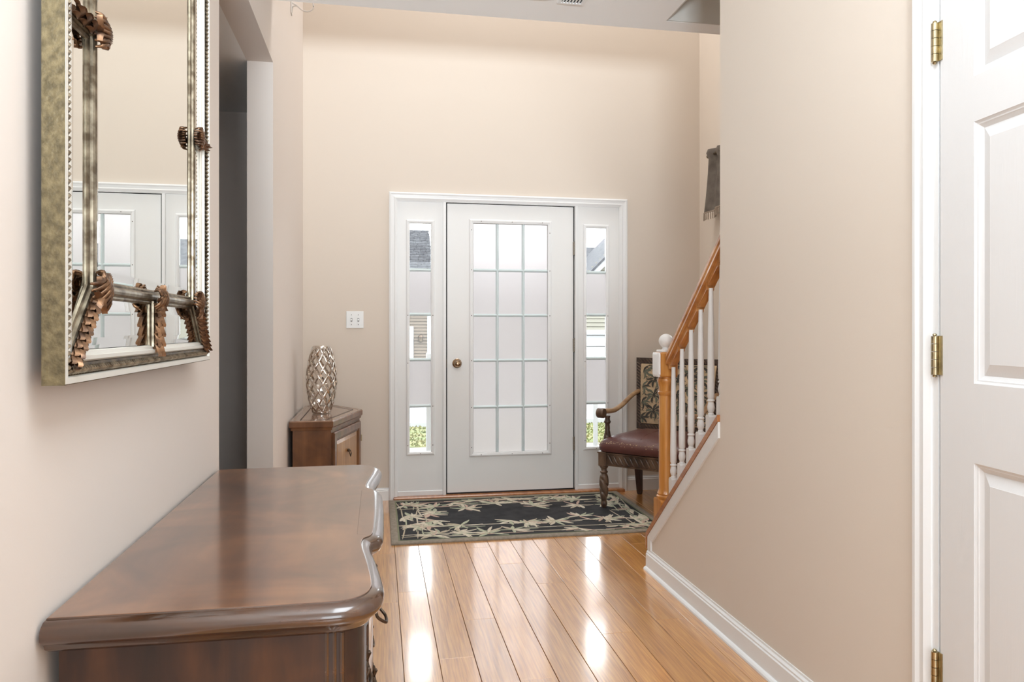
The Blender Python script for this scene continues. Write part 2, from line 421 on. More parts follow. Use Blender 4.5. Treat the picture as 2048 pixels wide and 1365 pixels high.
# foyer window on the right wall (its lower part stands behind the valance)
win = thing('window_3', None, None, (XR, (wy0 + wy1) / 2, wz0), kind='structure')
q = B()
MW = Matrix(((0, -1, 0, XR), (1, 0, 0, 0), (0, 0, 1, 0), (0, 0, 0, 1)))   # local x->world y, local y->-world x
q.frame(wy0 - .05, wy1 + .05, wz0 - .05, wz1 + .05, .05, [(0, 0), (0, .016), (.05, .012), (.05, 0)], MW); obj('window_casing', q, M['trim'], win)
q = B(); q.frame(wy0, wy1, wz0, wz1, .04, [(0, -.09), (0, -.04), (.04, -.04), (.04, -.09)], MW); q.box(XR + .05, XR + .08, wy0, wy1, 1.88, 1.92); obj('sash', q, M['trim'], win)
q = B(); q.box(XR + .062, XR + .066, wy0 + .03, wy1 - .03, wz0 + .03, wz1 - .03); obj('pane', q, M['glass'], win)

# ------------------------------------------------------------------ front door unit
def fl(y): return y
q = B()
for (x0, x1) in ((.072, .129), (1.72, 1.778)):
    s = 1 if x0 < 1 else -1
    pr = [(0, D), (0, D - .018), (.010, D - .022), (.018, D - .017), (.032, D - .015), (.040, D - .019), (.050, D - .012), (.057, D - .008), (.057, D)]
    xs = [(x0 + d if s > 0 else x1 - d, y) for d, y in pr]
    h = 2.117
    q.rings([[Vector((x, y, 0)) for x, y in xs], [Vector((x, y, h - (d if True else 0))) for (x, y), (d, _) in zip(xs, pr)]])
xl_ = [(.072 + d, D - 0) for d, y in pr]
q.rings([[Vector((.072 + d, y, 2.117 - d)) for d, y in pr], [Vector((1.778 - d, y, 2.117 - d)) for d, y in pr]])
struct('trim_1', q, M['trim'])
# jambs and mull posts
q = B()
q.box(.10, .129, D - .006, D + .15, 0, 2.09); q.box(1.72, 1.75, D - .006, D + .15, 0, 2.09); q.box(.10, 1.75, D - .006, D + .15, 2.058, 2.09)
q.box(.441, .462, D - .012, D + .15, 0.02, 2.058, .002); q.box(1.388, 1.41, D - .012, D + .15, 0.02, 2.058, .002)
q.box(.452, .4615, D - .004, D + .15, 0.02, 2.058); 
struct('trim_2', q, M['trim'])
q = B(); q.box(.462, 1.388, D + .058, D + .066, 0.0, 2.06); 
# dark weather strip seen in the gap round the slab
q2 = B()
for bx in ((.462, .4705, D + .012, D + .06, .02, 2.058), (1.3795, 1.388, D + .02, D + .06, .02, 2.058), (.462, 1.388, D + .02, D + .06, 2.0525, 2.058), (.462, 1.388, D + .004, D + .06, .0225, .032)):
    q2.box(*bx)
q.bm.free()
struct('trim_3', q2, M['gap'])
q = B(); q.box(.10, 1.75, D - .055, D + .15, -.012, .0225, .006); struct('trim_4', q, M['oak_dark'])   # oak threshold

SY = D + .006
door = thing('door_1', None, None, (.925, SY, .02), kind='structure')
GX0, GX1, GZ0, GZ1 = .655, 1.190, .306, 1.918
q = B()
q.box(.471, GX0 - .012, SY, SY + .044, .031, 2.052, .0015); q.box(GX1 + .012, 1.379, SY, SY + .044, .031, 2.052, .0015)
q.box(GX0 - .014, GX1 + .014, SY + .0002, SY + .0438, .031, GZ0 - .012); q.box(GX0 - .014, GX1 + .014, SY + .0002, SY + .0438, GZ1 + .012, 2.052)
slab = obj('slab', q, M['door'], door)
def lite_frame(x0, x1, z0, z1, y, par, wd=.030):
    q = B()
    q.frame(x0 - wd, x1 + wd, z0 - wd, z1 + wd, wd, [(0, y + .002), (.002, y - .004), (.008, y - .009), (.014, y - .010), (.022, y - .007), (wd - .003, y - .006), (wd, y - .001), (wd, y + .02)])
    return obj('lite_frame', q, M['trim'], par)
lf = lite_frame(GX0, GX1, GZ0, GZ1, SY, door)
q = B(); q.frame(GX0 - .003, GX1 + .003, GZ0 - .003, GZ1 + .003, .004, [(0, SY + .0), (0, SY + .006), (.004, SY + .006), (.004, SY)]); obj('gasket', q, M['bronze'], door)
mx = [.826, 1.013]; mz = [1.590, 1.272, .953, .625]
def muntin(x0, x1, z0, z1, par, y=SY):
    q = B()
    if x1 - x0 < z1 - z0:
        q.rings([[Vector((x, yy, z)) for x, yy in ((x0, y + .016), (x0, y + .008), ((x0 + x1) / 2 - .003, y), ((x0 + x1) / 2 + .003, y), (x1, y + .008), (x1, y + .016))] for z in (z0, z1)])
    else:
        q.rings([[Vector((x, yy, z)) for z, yy in ((z0, y + .016), (z0, y + .008), ((z0 + z1) / 2 - .003, y), ((z0 + z1) / 2 + .003, y), (z1, y + .008), (z1, y + .016))] for x in (x0, x1)])
    return obj('muntin', q, M['muntin'], par)
for x in mx: muntin(x - .0105, x + .0105, GZ0, GZ1, door)
for z in mz: muntin(GX0, GX1, z - .0105, z + .0105, door, SY + .0004)
xs = [GX0] + mx + [GX1]; zs = [GZ0] + mz[::-1] + [GZ1]
for i in range(3):
    for j in range(5):
        q = B(); q.box(xs[i] - .0, xs[i + 1], SY + .0185, SY + .0225, zs[j], zs[j + 1]); obj('frosted_pane', q, M['frost'], door)
# screws of the lite frame
def screws(pts, par, y):
    for (x, z) in pts:
        q = B(); q.ball((x, y, z), .0032, (1, .5, 1), 8, 5); obj('screw', q, M['bronze'], par)
scr = [(GX0 - .014, z) for z in (1.87, 1.59, 1.27, .953, .625, .345)] + [(GX1 + .014, z) for z in (1.86, 1.59, 1.27, .953, .63, .36)] + [(x, GZ1 + .014) for x in (.71, .93, 1.15)] + [(x, GZ0 - .014) for x in (.71, .93, 1.15)]
screws(scr, lf, SY - .0095)
# knob
RX = Matrix.Rotation(PI / 2, 4, 'X')
kx, kz = .540, .935
q = B(); q.lathe([(.0, 0), (.033, 0), (.033, .004), (.026, .010), (.014, .013), (.0, .0135)], (kx, SY, kz), 24, RX); kr = obj('knob_rose', q, M['knob'], door, smooth=True)
q = B(); q.lathe([(.0, .010), (.011, .010), (.010, .022), (.018, .030), (.025, .040), (.026, .050), (.020, .060), (.012, .062), (.008, .066), (.0, .067)], (kx, SY, kz), 24, RX); obj('knob', q, M['knob'], kr, smooth=True)
q = B(); q.box(.463, .470, SY + .004, SY + .02, .905, .965, .002); obj('latch_plate', q, M['bronze'], door)
def hinge(x, y, z, par, h=.10, r=.007, m='knob', leafw=.022, dx=1, M4=None):
    q = B(); n = 5; hh = h / n
    for i in range(n):
        z0 = z - h / 2 + i * hh
        q.lathe([(0, z0), (r, z0), (r, z0 + hh * .93), (0, z0 + hh * .93)], (x, y, 0), 12)
    for zz, s_ in ((z + h / 2, 1), (z - h / 2, -1)):
        q.ball((x, y, zz), r * .8, (1, 1, .7), 10, 6)
    o = obj('hinge', q, M[m], par, smooth=True, world=M4 is None)
    q = B()
    if dx: q.box(min(x, x + dx * leafw), max(x, x + dx * leafw), y + r * .2, y + r * .2 + .0022, z - h / 2, z + h / 2)
    lo = obj('hinge_leaf', q, M[m], o, world=M4 is None)
    return o
for z in (1.755, 1.06, .352): hinge(1.3835, SY - .004, z, door, .092, .0065, 'hinge', .008, -1)

# sidelights
def sidelight(name, X0, X1, gx0, gx1):
    sl = thing(name, None, None, ((X0 + X1) / 2, SY, .02), kind='structure')
    q = B()
    z0, z1 = .02, 2.058; g0, g1 = .325, 1.907
    q.box(X0, gx0 - .01, SY, SY + .04, z0, z1); q.box(gx1 + .01, X1, SY, SY + .04, z0, z1)
    q.box(gx0 - .012, gx1 + .012, SY + .0002, SY + .0398, z0, g0 - .01); q.box(gx0 - .012, gx1 + .012, SY + .0002, SY + .0398, g1 + .01, z1)
    obj('panel', q, M['door'], sl)
    lf = lite_frame(gx0, gx1, g0, g1, SY, sl, .026)
    q = B(); q.box(X0, X1, SY - .006, SY, z0, z0 + .035, .003); obj('bottom_rail', q, M['trim'], sl)
    mz = [1.585, 1.277, .962, .641]
    for z in mz: muntin(gx0, gx1, z - .0105, z + .0105, sl)
    zs = [g0] + mz[::-1] + [g1]
    for j in range(5):
        fr = j in (1, 3)
        q = B(); q.box(gx0, gx1, SY + .0185, SY + .0225, zs[j], zs[j + 1]); obj('frosted_pane' if fr else 'clear_pane', q, M['frost'] if fr else M['glass'], sl)
    screws([(gx0 - .013, z) for z in (1.27, .94, .37)] + [(gx1 + .013, z) for z in (1.27, .64, .37)] + [((gx0 + gx1) / 2, g0 - .013)], lf, SY - .0095)
    return sl
sidelight('window_1', .129, .441, .212, .358)
sidelight('window_2', 1.41, 1.72, 1.477, 1.622)

# ------------------------------------------------------------------ closet door on the right (ajar)
q = B()
for (ya, yb) in ((1.592, 1.535), (DY0 - .075, DY0 - .018)):
    pr = [(0, 0), (0, .012), (.006, .017), (.016, .018), (.026, .013), (.038, .013), (.042, .017), (.052, .011), (.057, .008), (.057, 0)]
    s = -1 if ya > 1 else 1
    oy = 1.592 if ya > 1 else DY0 - .075
    q.rings([[Vector((XS - y, oy + s * d, 0)) for d, y in pr], [Vector((XS - y, oy + s * d, 2.13 - d)) for d, y in pr]])
q.rings([[Vector((XS - y, 1.592 - d, 2.13 - d)) for d, y in pr], [Vector((XS - y, DY0 - .075 + d, 2.13 - d)) for d, y in pr]])
struct('trim_5', q, M['trim'])
q = B(); q.box(XS - .004, XS + .12, 1.516, 1.537, 0, 2.075); q.box(XS - .004, XS + .12, DY0 - .02, DY0, 0, 2.075); q.box(XS - .004, XS + .12, DY0, 1.516, 2.055, 2.075); q.box(XS + .045, XS + .06, 1.500, 1.516, 0, 2.055)
struct('trim_6', q, M['trim'])
# local: x runs along the slab from hinge edge, y=0 face towards the hall (negative y out), z up
ang = math.radians(5.0)
d2 = thing('door_2', None, None, (XS - .004, 1.512, .012), kind='structure')
d2.rotation_euler = (0, 0, -PI / 2 - ang)
# local +x -> world (-sin(ang)...,-cos); local +y must point into the wall
DWd, DHt, TH = .90, 2.03, .035
cols = [(.112, .40), (.50, .788)]
rows = [(.22, .865), (1.040, 1.615), (1.715, 1.915)]
q = B(); q.box(0.003, DWd, .012, TH - .002, 0, DHt); obj('core', q, M['door'], d2, world=False)
def lbox(name, x0, x1, z0, z1, y0=0.0, y1=.0125, bev=.0):
    q = B(); q.box(x0, x1, y0, y1, z0, z1, bev); return obj(name, q, M['door_grain'], d2, world=False)
m_, nt_, p_ = newmat('white_door_grained')
p_.inputs['Base Color'].default_value = (0.78, 0.785, 0.79, 1); p_.inputs['Roughness'].default_value = 0.38
_tc = nt_.nodes.new('ShaderNodeTexCoord'); _mp = nt_.nodes.new('ShaderNodeMapping'); _mp.inputs['Scale'].default_value = (150, 150, 9)
_n = nt_.nodes.new('ShaderNodeTexNoise'); _n.inputs['Scale'].default_value = 1; _n.inputs['Distortion'].default_value = 1.5
_b = nt_.nodes.new('ShaderNodeBump'); _b.inputs['Strength'].default_value = 0.12; _b.inputs['Distance'].default_value = 0.002
nt_.links.new(_tc.outputs['Object'], _mp.inputs[0]); nt_.links.new(_mp.outputs[0], _n.inputs['Vector']); nt_.links.new(_n.outputs['Fac'], _b.inputs['Height']); nt_.links.new(_b.outputs[0], p_.inputs['Normal'])
M['door_grain'] = m_
lbox('stile', .003, cols[0][0], 0, DHt); lbox('stile', cols[1][1], DWd, 0, DHt)
for k, (z0, z1) in enumerate(rows): lbox('mullion', cols[0][1], cols[1][0], z0, z1)
for z0, z1 in ((0, rows[0][0]), (rows[0][1], rows[1][0]), (rows[1][1], rows[2][0]), (rows[2][1], DHt)): lbox('rail', cols[0][0], cols[1][1], z0, z1)
for (x0, x1) in cols:
    for (z0, z1) in rows:
        q = B()
        q.frame(x0, x1, z0, z1, .02, [(-.001, .0005), (.004, .004), (.008, .0045), (.012, .0105), (.018, .0115)]); q.bm.faces.ensure_lookup_table()
        # raised field
        i1, i2 = .017, .042
        q.rings([[Vector((x0 + i, y, z0 + i)), Vector((x1 - i, y, z0 + i)), Vector((x1 - i, y, z1 - i)), Vector((x0 + i, y, z1 - i))] for i, y in ((i1, .012), (i1, .0115), (i2, .0035), (i2 + .001, .003))])
        obj('panel', q, M['door_grain'], d2, world=False)
for z in (1.835, 1.098, .355):
    hz = z
    q = B(); h = .092; n = 5; hh = h / n; r = .0075
    for i in range(n):
        z0 = hz - h / 2 + i * hh
        q.lathe([(0, z0), (r, z0), (r, z0 + hh * .93), (0, z0 + hh * .93)], (-.006, -.008, 0), 14)
    q.ball((-.006, -.008, hz + h / 2 + .002), .005, (1, 1, .7), 10, 6); q.ball((-.006, -.008, hz - h / 2 - .003), .005, (1, 1, .7), 10, 6)
    ho = obj('hinge', q, M['brass'], d2, smooth=True, world=False)
    q = B(); q.box(-.004, .012, -.003, .0, hz - h / 2, hz + h / 2, .0006); obj('hinge_leaf', q, M['brass'], ho, world=False)
q = B(); q.lathe([(.0, 0), (.032, 0), (.030, .006), (.012, .010), (.011, .030), (.024, .040), (.027, .052), (.018, .062), (0, .064)], (.84, 0, .95), 20, RX); obj('knob', q, M['brass'], d2, smooth=True, world=False)

# ------------------------------------------------------------------ ceiling fixtures, wall plate, hook
t = thing('recessed_light', 'round recessed ceiling light with white trim ring, lit, beside the air vent', 'light', (.745, 3.30, CZ))
q = B(); q.lathe([(.085, CZ - .001), (.085, CZ - .006), (.118, CZ - .006), (.128, CZ - .0005), (.128, CZ)], (.745, 3.30, 0), 40); obj('trim_ring', q, M['trim'], t, smooth=True)
q = B(); q.lathe([(0, CZ - .0015), (.086, CZ - .0015), (.086, CZ - .0005), (0, CZ - .0005)], (.745, 3.30, 0), 40); obj('lens', q, M['lamp'], t)
t = thing('ceiling_vent', 'white slotted air vent in the hall ceiling near its edge', 'vent', (.90, 3.27, CZ))
q = B(); q.frame(.845, .985, 0, .32, .02, [(0, 0), (.004, .006), (.018, .006), (.018, 0)], Matrix(((1, 0, 0, 0), (0, 0, 1, 3.125), (0, -1, 0, CZ), (0, 0, 0, 1)))); obj('vent_frame', q, M['trim'], t)
q = B(); q.box(.863, .967, 3.143, 3.427, CZ - .001, CZ); obj('duct_opening', q, M['gap'], t)
for i in range(7):
    x = .868 + i * .0155
    q = B(); q.box(x, x + .007, 3.143, 3.427, CZ - .006, CZ - .001); obj('slat', q, M['trim'], t)
t = thing('light_switch', 'white double toggle light switch plate on the wall left of the front door', 'switch', (-.158, D, 1.238))
q = B(); q.box(-.216, -.100, D - .006, D, 1.180, 1.296, .002); obj('plate', q, M['plastic'], t)
for x in (-.181, -.135):
    q = B(); q.box(x - .0055, x + .0055, D - .0075, D - .005, 1.226, 1.250); tg = obj('toggle_slot', q, M['street'], t)
    q = B(); q.prism([(D - .006, 1.230), (D - .006, 1.247), (D - .017, 1.236), (D - .016, 1.231)], x - .004, x + .004, 'x'); obj('toggle', q, M['plastic'], tg)
    for z in (1.205, 1.271):
        q = B(); q.ball((x, D - .006, z), .003, (1, .5, 1), 8, 5); obj('screw', q, M['street'], t)
t = thing('wall_hook', 'ivory metal plant hook curling out high on the left foyer wall', 'hook', (XL, 4.42, 3.06))
q = B(); q.box(XL, XL + .006, 4.395, 4.445, 3.005, 3.125, .003); obj('mounting_plate', q, M['trim2'], t)
arm = catmull([(XL + .004, 4.42, 3.075), (XL + .03, 4.42, 3.060), (XL + .065, 4.42, 3.033), (XL + .10, 4.42, 3.030), (XL + .125, 4.42, 3.050), (XL + .122, 4.42, 3.085)], 6)
q = B(); q.tube(arm, .0045, 8); obj('hook_arm', q, M['trim2'], t, smooth=True)
q = B(); q.tube(catmull([(XL + .004, 4.42, 3.015), (XL + .010, 4.42, 3.05), (XL + .034, 4.42, 3.058)], 5), .004, 8); obj('brace', q, M['trim2'], t, smooth=True)

# ------------------------------------------------------------------ rug
t = thing('area_rug', 'black rug with bamboo leaf pattern and beige border before the front door', 'rug', (.88, 4.53, 0))
rx0, rx1, ry0, ry1 = .068, 1.685, 4.02, 5.04
q = B(); q.box(rx0 + .04, rx1 - .04, ry0 + .04, ry1 - .04, 0.0005, .010); obj('pile', q, M['rug'], t)
q = B()
Rm = Matrix(((1, 0, 0, 0), (0, 0, 1, 0), (0, 1, 0, 0), (0, 0, 0, 1)))
q.frame(rx0, rx1, ry0, ry1, .045, [(.0, .0006), (0, .008), (.006, .0125), (.034, .0125), (.040, .010), (.040, .0006)], Rm); obj('border', q, M['rugedge'], t, smooth=True)
q = B(); q.frame(rx0 + .040, rx1 - .040, ry0 + .040, ry1 - .040, .01, [(.0, .010), (0, .0118), (.009, .0118), (.009, .010)], Rm); obj('border_line', q, M['ruggreen'], t)
q = B(); z = .0098
cl = [(0.21, 4.876), (0.482, 4.891), (0.574, 4.727), (0.771, 4.839), (0.991, 4.755), (1.053, 4.898), (1.317, 4.85), (1.297, 4.7), (1.524, 4.723), (1.60, 4.528), (1.542, 4.284), (0.338, 4.463), (0.231, 4.344), (0.481, 4.332), (0.456, 4.188), (0.791, 4.381), (0.863, 4.3), (0.764, 4.18), (1.049, 4.316), (1.227, 4.412), (1.365, 4.349), (1.56, 4.165), (0.15, 4.577), (0.19, 4.389), (0.35, 4.674), (1.15, 4.14), (1.40, 4.16), (.62, 4.14), (.30, 4.14), (1.60, 4.78), (.86, 4.93), (.66, 4.93), (1.20, 4.94), (.36, 4.80), (1.60, 4.93)]
R2 = random.Random(3)
def inside(x, y): return rx0 + .05 < x < rx1 - .05 and ry0 + .05 < y < ry1 - .05
for (cx, cy) in cl + [(x_ + R2.uniform(-.09, .09), min(4.95, max(4.09, y_ + R2.uniform(-.05, .05)))) for x_, y_ in cl[::2]]:
    k = R2.choice((6, 7, 8)); a0 = R2.uniform(0, PI * 2)
    for i in range(k):
        a = a0 + (i - k / 2) * R2.uniform(.42, .75); L = R2.uniform(.07, .135)
        for _ in range(8):
            if inside(cx + L * math.cos(a), cy + L * math.sin(a)): break
            a += .7; L *= .93
        q.mi = R2.choice((0, 0, 0, 1, 1, 2, 3)); q.leaf((cx, cy, z), a, L, R2.uniform(.019, .032), h=.0026, bend=R2.uniform(-.3, .3))
for yb in (4.11, 4.19, 4.30, 4.87, 4.80, 4.94):
    x = rx0 + .06
    while x < rx1 - .12:
        L = R2.uniform(.18, .42); L = min(L, rx1 - .055 - x); q.mi = R2.choice((0, 1, 2, 3))
        q.leaf((x, yb + R2.uniform(-.03, .03), z), R2.uniform(-.07, .07), L, .010, h=.0022, n=6); x += L * .8
for xb in (.15, .21, .27, 1.50, 1.57, 1.62):
    y = 4.09
    while y < 4.9:
        L = min(R2.uniform(.16, .3), ry1 - .06 - y); q.mi = R2.choice((0, 1, 3)); q.leaf((xb + R2.uniform(-.02, .02), y, z), PI / 2 + R2.uniform(-.15, .15) * (1), L, .010, h=.0022, n=6); y += L * .8
obj('leaf_pattern', q, M['leafs'], t)

# ------------------------------------------------------------------ newel, balusters, handrail
t = thing('newel_post', 'honey oak turned newel post with a white ball finial', 'newel post', (1.355, 3.32, .27))
q = B(); q.prism([(3.275, capz(3.275) + .005), (3.365, capz(3.365) + .005), (3.365, .354), (3.357, .362), (3.283, .362), (3.275, .354)], 1.31, 1.40, 'x'); obj('base_block', q, M['oak'], t)
nx, ny = 1.355, 3.32
q = B(); q.lathe([(0, .36), (.044, .36), (.046, .368), (.046, .376), (.040, .382), (.042, .388), (.038, .396), (.034, .41), (.034, .60), (.033, .855), (.039, .862), (.040, .872), (.034, .878), (.035, .90), (.040, .918), (.042, .928), (.040, .936), (.036, .94), (.036, .948), (0, .948)], (nx, ny, 0), 32); obj('turned_shaft', q, M['oak'], t, smooth=True)
q = B(); q.box(1.31, 1.40, 3.275, 3.365, .944, 1.064, .008); obj('top_block', q, M['oak'], t)
q = B(); zz0, zz1 = .946, 1.062
q.rings([[Vector((x, y, z)) for y, z in ((3.279 + i, zz0 + .014 + i), (3.279 + i, zz1 - .010 - i), (3.287 + i, zz1 - i), (3.353 - i, zz1 - i), (3.361 - i, zz1 - .010 - i), (3.361 - i, zz0 + .014 + i), (3.353 - i, zz0 + i), (3.287 + i, zz0 + i))] for x, i in ((1.311, 0), (1.303, 0), (1.299, .010))])
obj('white_plate', q, M['trim'], t, label='white chamfered mounting plate')
q = B(); q.box(1.319, 1.391, 3.284, 3.356, 1.062, 1.074, .003); fb = obj('finial_base', q, M['trim2'], t)
q = B(); q.lathe([(0, 1.073), (.022, 1.073), (.017, 1.08), (.017, 1.086)] + [(.0345 * math.sin(PI * k / 16), 1.116 - .0345 * math.cos(PI * k / 16)) for k in range(3, 16)] + [(0, 1.1505)], (nx, ny, 0), 28); obj('ball_finial', q, M['trim2'], t, smooth=True)

RS = .885
def railtop(y): return 1.076 + RS * (3.261 - y)
ords = ['nearest the newel post', 'second from the newel post', 'third from the newel post', 'fourth from the newel post', 'fifth from the newel post', 'beside the edge of the full wall']
def baluster(y, lab):
    zc = capz(y); zt = railtop(y) - .118
    zs_ = zc + .155          # top of the square foot
    t = thing('baluster', 'white turned stair baluster, ' + lab, 'baluster', (1.36, y, zc), group='white balusters of the stair rail')
    q = B(); h = .0165
    q.prism([(y - h, capz(y - h) + .002), (y + h, capz(y + h) + .002), (y + h, zs_ - .008), (y + h * .7, zs_), (y - h * .7, zs_), (y - h, zs_ - .008)], 1.36 - h, 1.36 + h, 'x'); obj('square_foot', q, M['trim2'], t)
    P = [(0, zs_ - .002), (.0115, zs_ - .002), (.0125, zs_ + .004), (.010, zs_ + .008), (.0145, zs_ + .022), (.0155, zs_ + .034), (.012, zs_ + .050), (.011, zs_ + .054), (.0155, zs_ + .058), (.0155, zs_ + .062), (.011, zs_ + .066), (.0145, zs_ + .074), (.0150, zs_ + .12), (.0125, (zs_ + zt) / 2 + .1), (.009, zt + .02), (0, zt + .02)]
    q = B(); q.lathe(P, (1.36, y, 0), 16); obj('spindle', q, M['trim2'], t, smooth=True)
for i in range(6): baluster(3.232 - i * .0985 + .01, ords[i])
t = thing('handrail', 'honey oak handrail rising from the newel post to the wall', 'handrail', (1.36, 3.0, 1.3))
ya, yb = 3.262, 2.0
def railring(y, prof): return [Vector((1.36 + dx, y, railtop(y) + dz)) for dx, dz in prof]
prof = [(-.020, -.002), (-.029, -.016), (-.031, -.038), (-.026, -.050), (-.030, -.056), (-.030, -.068), (.030, -.068), (.030, -.056), (.026, -.050), (.031, -.038), (.029, -.016), (.020, -.002), (0, .002)]
q = B(); q.rings([railring(ya, prof), railring(yb, prof)]); obj('rail', q, M['oak_rail'], t)
yy = ya
ys_b = [3.232 - i * .0985 + .01 for i in range(9)]
edges = [ya] + ys_b
for k in range(len(edges) - 1):
    y0_, y1_ = edges[k] - (.004 if k else 0), edges[k + 1] + .006
    if y0_ - y1_ < .01: continue
    q = B(); q.prism([(y0_, railtop(y0_) - .067), (y1_, railtop(y1_) - .067), (y1_, railtop(y1_) - .100), (y0_, railtop(y0_) - .092)], 1.36 - .017, 1.36 + .017, 'x'); obj('fillet', q, M['oak_rail'], t)

# ------------------------------------------------------------------ armchair in the corner
ch = thing('armchair', 'carved armchair with burgundy leather seat and floral tapestry back in the corner', 'armchair', (1.822, 4.575, .0), -math.radians(46))
def co(name, b_, m, par=None, **k): return obj(name, b_, m, par or ch, world=False, **k)
hw, yf, yr = .275, -.255, .245
for sx in (-1, 1):      # front turned twisted legs
    zb = .012 if sx < 0 else 0.002
    P = [(0, zb), (.014, zb), (.018, zb + .010), (.022, .035), (.020, .048), (.017, .055), (.020, .065), (.027, .10), (.0305, .15), (.031, .185), (.028, .215), (.021, .228), (.018, .233), (.024, .238), (.026, .245), (.020, .251), (.018, .262), (.024, .270), (.028, .276), (.028, .284), (0, .284)]
    PP = []
    for (r0, z0), (r1, z1) in zip(P, P[1:]):
        n = max(1, int(abs(z1 - z0) / .004)); PP += [(r0 + (r1 - r0) * k / n, z0 + (z1 - z0) * k / n) for k in range(n)]
    PP.append(P[-1])
    def tw(a, z):
        if not .06 < z < .222: return 1
        e = min(1, (z - .06) / .02, (.222 - z) / .02)
        return 1 - .32 * e * max(0, math.cos(2 * a - sx * z * 80)) ** 3
    q = B(); q.lathe(PP, (sx * hw, yf, 0), 36, rf=tw); lg = co('leg', q, M['chairwood'], smooth=60)
    q = B(); q.box(sx * hw - .029, sx * hw + .029, yf - .029, yf + .029, .282, .376, .004); q.box(sx * hw - .033, sx * hw + .033, yf - .033, yf + .033, .366, .378, .003); co('leg_block', q, M['chairwood'], lg)
for sx in (-1, 1):      # plain rear legs, raked
    q = B(); q.rings([[Vector((sx * hw + dx * w, yy + dy * w, z)) for dx, dy in ((-1, -1), (1, -1), (1, 1), (-1, 1))] for z, yy, w in ((.002, yr + .03, .013), (.02, yr + .028, .016), (.29, yr, .025), (.40, yr, .025))]); co('leg', q, M['legdark'])
# aprons with carved twist
def apron(x0, y0, x1, y1, zb, zt, carve=True):
    d = Vector((x1 - x0, y1 - y0, 0)); L = d.length; d.normalize(); n = Vector((d.y, -d.x, 0))
    def P(u, o, z): return Vector((x0, y0, 0)) + d * u + n * o + Vector((0, 0, z))
    q = B()
    q.rings([[P(u, o, z) for o, z in ((-.012, zb), (.012, zb), (.018, zb + .004), (.018, zb + .010), (.010, zb + .014), (.010, zt - .012), (.018, zt - .009), (.018, zt), (-.012, zt))] for u in (0, L)])
    ap = co('apron', q, M['chairwood'])
    q = B(); nn = int(L / .036); st = L / nn; zm = (zb + zt) / 2; hh = (zt - zb) / 2 - .015
    for i in range(nn):
        u0 = (i + .1) * st
        pts = [P(u0 + st * (.0 + 1.25 * k / 8), .012 + .003 * math.sin(PI * k / 8), zm + hh * math.cos(PI * k / 8)) for k in range(9)]
        q.tube(pts, lambda t_: .0028 + .0038 * math.sin(PI * t_), 6)
    co('carving', q, M['chairwood'], ap, smooth=True)
apron(-hw + .03, yf - .008, hw - .03, yf - .008, .288, .374)
apron(-hw - .008, yr, -hw - .008, yf + .03, .288, .374)
apron(hw + .008, yf + .03, hw + .008, yr, .288, .374)
apron(hw - .02, yr + .01, -hw + .02, yr + .01, .30, .374)
# domed leather seat
q = B(); N_ = 18
sw, sf, sb = .315, -.305, .285
def sq(u, k=.22):        # superellipse rounding
    return u
rings_ = []
for (ins, z) in ((.030, .376), (.008, .382), (.0, .398), (.0, .420), (.012, .442), (.04, .462), (.085, .480), (.15, .494), (.22, .499)):
    ring = []
    for i in range(48):
        a = 2 * PI * i / 48; c_, s_ = math.cos(a), math.sin(a)
        e = .22
        ring.append(Vector(((sw - ins) * math.copysign(abs(c_) ** e, c_), (sf + sb) / 2 + ((sb - sf) / 2 - ins) * math.copysign(abs(s_) ** e, s_), z)))
    rings_.append(ring)
q.rings(rings_); seat = co('seat', q, M['leather'], smooth=True)
q = B(); q.tube([(-.02, yf - .045 + .02, .442), (-.02, yf + .02, .474), (-.02, yf + .1, .494), (-.02, 0, .5005), (-.02, .16, .490)], .0022, 6); co('seam', q, M['leather'], seat)
q = B()      # worn speckles along the front edge
R3 = random.Random(5)
for _ in range(170):
    x = R3.uniform(-.30, .28); z = R3.gauss(.440, .006)
    if x < -.27: z = R3.uniform(.41, .45)
    y = sf + .012 + max(0, (z - .442)) * 1.4 + .002 * 0
    q.ball((x, y + (.0 if z > .43 else -.010), z), R3.uniform(.0016, .0030), (1, 1, 1), 5, 4)
co('worn_spots', q, M['tapestry'], seat)
# backrest
MB_ = Matrix.Translation((0, yr + .01, .47)) @ Matrix.Rotation(math.radians(-7), 4, 'X')
bw0, bw1, bh = .285, .315, .50
def bp(x, y, z):    # trapezoid, slightly wider on top, bowed backwards
    k = z / bh; xx = x * (bw0 + (bw1 - bw0) * k); return MB_ @ Vector((xx, y + .03 * (1 - x * x), z))
for sx in (-1, 1):
    q = B(); q.rings([[MB_ @ Vector((sx * (bw0 - .02) + dx * .018, .01 + dy * .014, z)) for dx, dy in ((-1, -1), (1, -1), (1, 1), (-1, 1))] for z in (-.11, .03)]); co('back_post', q, M['armwood'])
q = B(); nx_ = 16
def band(x0, x1, z0, z1, y0, y1):
    rr = []
    for i in range(nx_ + 1):
        x = x0 + (x1 - x0) * i / nx_
        rr.append([bp(x, y0, z0), bp(x, y1, z0), bp(x, y1, z1), bp(x, y0, z1)])
    q.rings(rr)
band(-1, 1, 0, .036, -.012, .018); band(-1, 1, bh - .036, bh + .004, -.012, .018)
for x0, x1 in ((-1, -.885), (.885, 1)):
    q.rings([[bp(x0, -.012, z), bp(x1, -.012, z), bp(x1, .018, z), bp(x0, .018, z)] for z in (0, bh * .5, bh)])
bf = co('back_frame', q, M['chairdark'])
q = B()
def scr_(f0, n):
    for i in range(n):
        pts = []
        for k in range(7):
            s_ = k / 6; pts.append(f0((i + s_ * 1.2) / n, math.cos(PI * s_)))
        q.tube(pts, lambda t_: .0015 + .0022 * math.sin(PI * t_), 5)
